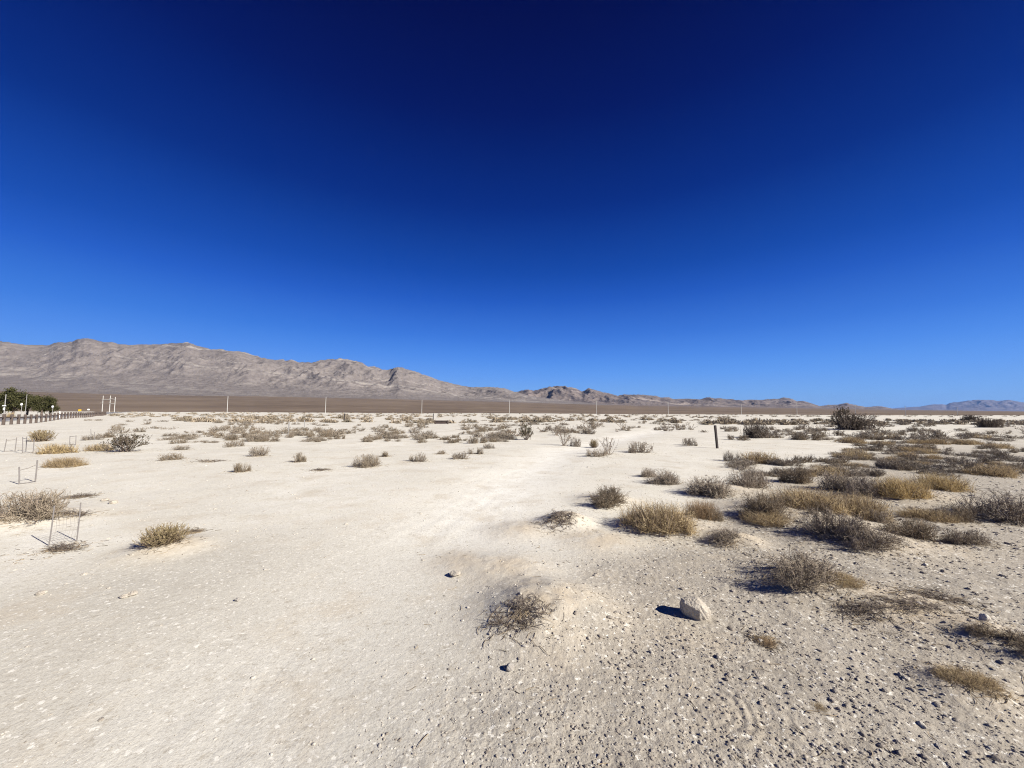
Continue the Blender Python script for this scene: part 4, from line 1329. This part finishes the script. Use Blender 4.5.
# ------------------------------------------------------------------ utility poles
def utility_poles():
    mats = M_POLE
    group = 'poles of the power line across the plain'
    words = ['first pole of the line, nearest the three-legged pole frame', 'second pole along the line, below the rounded summit', 'third pole along the line, left of the low bench', 'fourth pole along the line, below the lowest end of the grey range',
             'fifth pole along the line, below the rugged brown hills', 'sixth pole along the line, left of the upright post', 'seventh pole along the line, right of the upright post', 'eighth pole along the line, left of the largest dark bush',
             'ninth pole along the line, rising right behind the largest dark bush', 'tenth pole along the line, where the far hills begin', 'last pole of the line, below the hazy blue hills']
    tops = [(228, 396), (326, 397), (422, 400), (509.5, 399.8), (596.5, 400.8), (668, 401.5), (741, 402.6), (796.5, 402.2), (855, 404), (905, 405.5), (957, 407)]
    shaft = arm = None
    for k, ((px, yt), lab) in enumerate(zip(tops, words)):
        D = 232 + 10.8 * k
        x, y, zt = at_depth(px, yt, D); z0 = h1(x, y, False); H = zt - z0
        if shaft is None:
            b = MB(); b.tube([(0, 0, -.03), (0, 0, 1)], [.17, .12], 10); shaft = b.mesh('shaft', M_POLE)
            b = MB(); b.box((0, 0, 0), (1.7, .09, .10), None, .01); arm = b.mesh('crossarm', M_GREYPOLE)
            b = MB(); b.tube([(0, 0, 0), (0, 0, .12), (0, 0, .2)], [.05, .07, .03], 6); ins = b.mesh('insulator', M_GREYPOLE)
        e = bpy.data.objects.new('utility_pole', None); COL.objects.link(e); e.location = (x, y, z0); e.rotation_euler = (0, 0, 1.76)
        tag(e, lab, 'utility pole', group)
        link('shaft', shaft, e, (0, 0, 0), 0, (1, 1, H))
        a = link('crossarm', arm, e, (0, -.2, H - .7), 0)
        for q in (-1, 1):
            link('insulator', ins, e, (q * .72, -.2, H - .64), 0)
        link('insulator', ins, e, (0, 0, H), 0)
    # three poles joined by crossbars
    D = 215.
    root = bpy.data.objects.new('pole_frame', None); COL.objects.link(root)
    legs = [(103.3, 395.7), (110.6, 395.6), (115.4, 397.0)]
    x, y, zt = at_depth(legs[1][0], legs[1][1], D); z0 = h1(x, y, False); root.location = (x, y, z0)
    tag(root, 'white frame of three tall poles joined by crossbars, left of the power line', 'utility pole')
    L0 = np.array(root.location); ends = []
    for (px, yt) in legs:
        a, c, zt = at_depth(px, yt, D); zb = h1(a, c, False)
        b = MB(); b.tube([np.array([a, c, zb - .3]) - L0, np.array([a, c, zt]) - L0], [.17, .13], 10); link('pole', b.mesh('pole', M_POLE), root)
        ends.append((np.array([a, c, zb]) - L0, np.array([a, c, zt]) - L0))
    for i, j, f in ((0, 1, .76), (1, 2, .84), (1, 2, .56)):
        p = ends[i][0] * (1 - f) + ends[i][1] * f; q = ends[j][0] * (1 - f) + ends[j][1] * f
        b = MB(); b.tube([p + np.array([-.3, -.3, 0]), q + np.array([.3, -.3, 0])], .09, 8); link('crossbar', b.mesh('crossbar', M_POLE), root)
    p = ends[0][0] * .44 + ends[0][1] * .56
    b = MB(); b.tube([p + np.array([-1.2, -.3, 0]), p + np.array([.8, -.3, 0])], .06, 8); link('crossbar', b.mesh('crossbar', M_POLE), root)


utility_poles()

# ------------------------------------------------------------------ air
def haze():
    b = MB(); b.box((0, 0, 0), (90000, 90000, 1480)); me = b.mesh('haze', None) if False else None
    m = bpy.data.materials.new('haze air'); m.use_nodes = True
    nt = m.node_tree; nt.nodes.remove(nt.nodes['Principled BSDF'])
    v = nd(nt, 'ShaderNodeVolumePrincipled')
    v.inputs['Color'].default_value = (.24, .47, 1.0, 1); v.inputs['Density'].default_value = HAZE_DENSITY; v.inputs['Anisotropy'].default_value = .0
    nt.links.new(v.outputs[0], nt.nodes['Material Output'].inputs['Volume'])
    b = MB(); b.box((0, 0, 705), (240000, 240000, 1470)); o = link('haze', b.mesh('haze', m))
    tag(o, 'thin pale blue haze over the plain', None, None, 'stuff')


HAZE_DENSITY = 0.62e-5
haze()

# ------------------------------------------------------------------ light
w = bpy.data.worlds.new('World'); scene.world = w; w.use_nodes = True
nt = w.node_tree; bg = nt.nodes['Background']
sk = nt.nodes.new('ShaderNodeTexSky'); sk.sky_type = 'NISHITA'; sk.sun_disc = False
sk.sun_elevation = SUN_EL; sk.sun_rotation = SUN_AZ
sk.altitude = 900; sk.air_density = 1.0; sk.dust_density = 0.2; sk.ozone_density = 3.0
EXPOSURE = 1.05
# clear high desert air: a steeper fall from the pale horizon to the deep zenith than the model's
def scale_node(v):
    n = nt.nodes.new('ShaderNodeMix'); n.data_type = 'RGBA'; n.blend_type = 'MULTIPLY'; n.inputs[0].default_value = 1.0
    n.inputs[7].default_value = (v, v, v, 1); return n


pre = scale_node(.1275); post = scale_node(10 * 2 ** -EXPOSURE)
cv = nt.nodes.new('ShaderNodeRGBCurve')
SKY_CURVES = ([(0, 0), (.05, .0002), (.08, .0010), (.11, .0035), (.145, .010), (.22, .034), (.35, .075), (.5, .175), (1, .30)],
              [(0, 0), (.1, .002), (.13, .006), (.17, .018), (.20, .027), (.25, .056), (.30, .09), (.42, .18), (.56, .30), (.66, .35), (1, .45)],
              [(0, 0), (.25, .055), (.30, .10), (.366, .185), (.43, .24), (.50, .37), (.55, .47), (.66, .65), (.78, .84), (1, .91)])
cm = cv.mapping
for ch, pts in enumerate(SKY_CURVES):
    c_ = cm.curves[ch]
    c_.points[0].location = pts[0]; c_.points[1].location = pts[-1]
    for p_ in pts[1:-1]:
        c_.points.new(*p_)
cm.extend = 'HORIZONTAL'; cm.update()
nt.links.new(sk.outputs[0], pre.inputs[6]); nt.links.new(pre.outputs[2], cv.inputs['Color'])
# the deep, even desert blue depends mostly on the height above the horizon
tc = nt.nodes.new('ShaderNodeTexCoord'); sx = nt.nodes.new('ShaderNodeSeparateXYZ'); rp = nt.nodes.new('ShaderNodeValToRGB')
nt.links.new(tc.outputs['Generated'], sx.inputs[0]); nt.links.new(sx.outputs[2], rp.inputs[0])
lin = lambda c: tuple(((v / 255 + .055) / 1.055) ** 2.4 if v > 10 else v / 255 / 12.92 for v in c) + (1,)
STOPS = [(0, (136, 178, 226)), (.045, (118, 172, 238)), (.09, (98, 158, 241)), (.14, (78, 139, 233)), (.19, (58, 119, 219)), (.277, (31, 90, 195)), (.34, (15, 73, 173)), (.48, (1, 43, 132)), (.63, (0, 19, 97)), (.74, (0, 7, 76)), (1, (0, 3, 55))]
cr = rp.color_ramp; cr.interpolation = 'LINEAR'
cr.elements[0].position, cr.elements[0].color = STOPS[0][0], lin(STOPS[0][1])
cr.elements[1].position, cr.elements[1].color = STOPS[-1][0], lin(STOPS[-1][1])
for p_, c_ in STOPS[1:-1]:
    cr.elements.new(p_).color = lin(c_)
bl = nt.nodes.new('ShaderNodeMix'); bl.data_type = 'RGBA'; bl.inputs[0].default_value = .88
nt.links.new(cv.outputs['Color'], bl.inputs[6]); nt.links.new(rp.outputs[0], bl.inputs[7])
nt.links.new(bl.outputs[2], post.inputs[6]); nt.links.new(post.outputs[2], bg.inputs[0])
bg.inputs[1].default_value = 0.10
sd = bpy.data.lights.new('sun', 'SUN'); sd.energy = 4.6; sd.angle = math.radians(.53); sd.color = (1.0, .95, .86)
so = bpy.data.objects.new('sun', sd); COL.objects.link(so)
dirv = (math.sin(SUN_AZ) * math.cos(SUN_EL), math.cos(SUN_AZ) * math.cos(SUN_EL), math.sin(SUN_EL))
from mathutils import Vector
so.rotation_euler = Vector(dirv).to_track_quat('Z', 'Y').to_euler(); so.location = (30, -30, 40)

scene.render.engine = 'CYCLES'
vs = scene.view_settings
vs.view_transform = 'Standard'; vs.look = 'None'; vs.gamma = 1; vs.exposure = EXPOSURE
try:
    vs.use_curve_mapping = False
except Exception:
    pass
cy = scene.cycles
cy.max_bounces = 6; cy.diffuse_bounces = 3; cy.volume_bounces = 0; cy.transparent_max_bounces = 12
cy.use_denoising = True
cy.denoising_prefilter = 'NONE'
cy.filter_width = 1.1
bpy.context.view_layer.update()
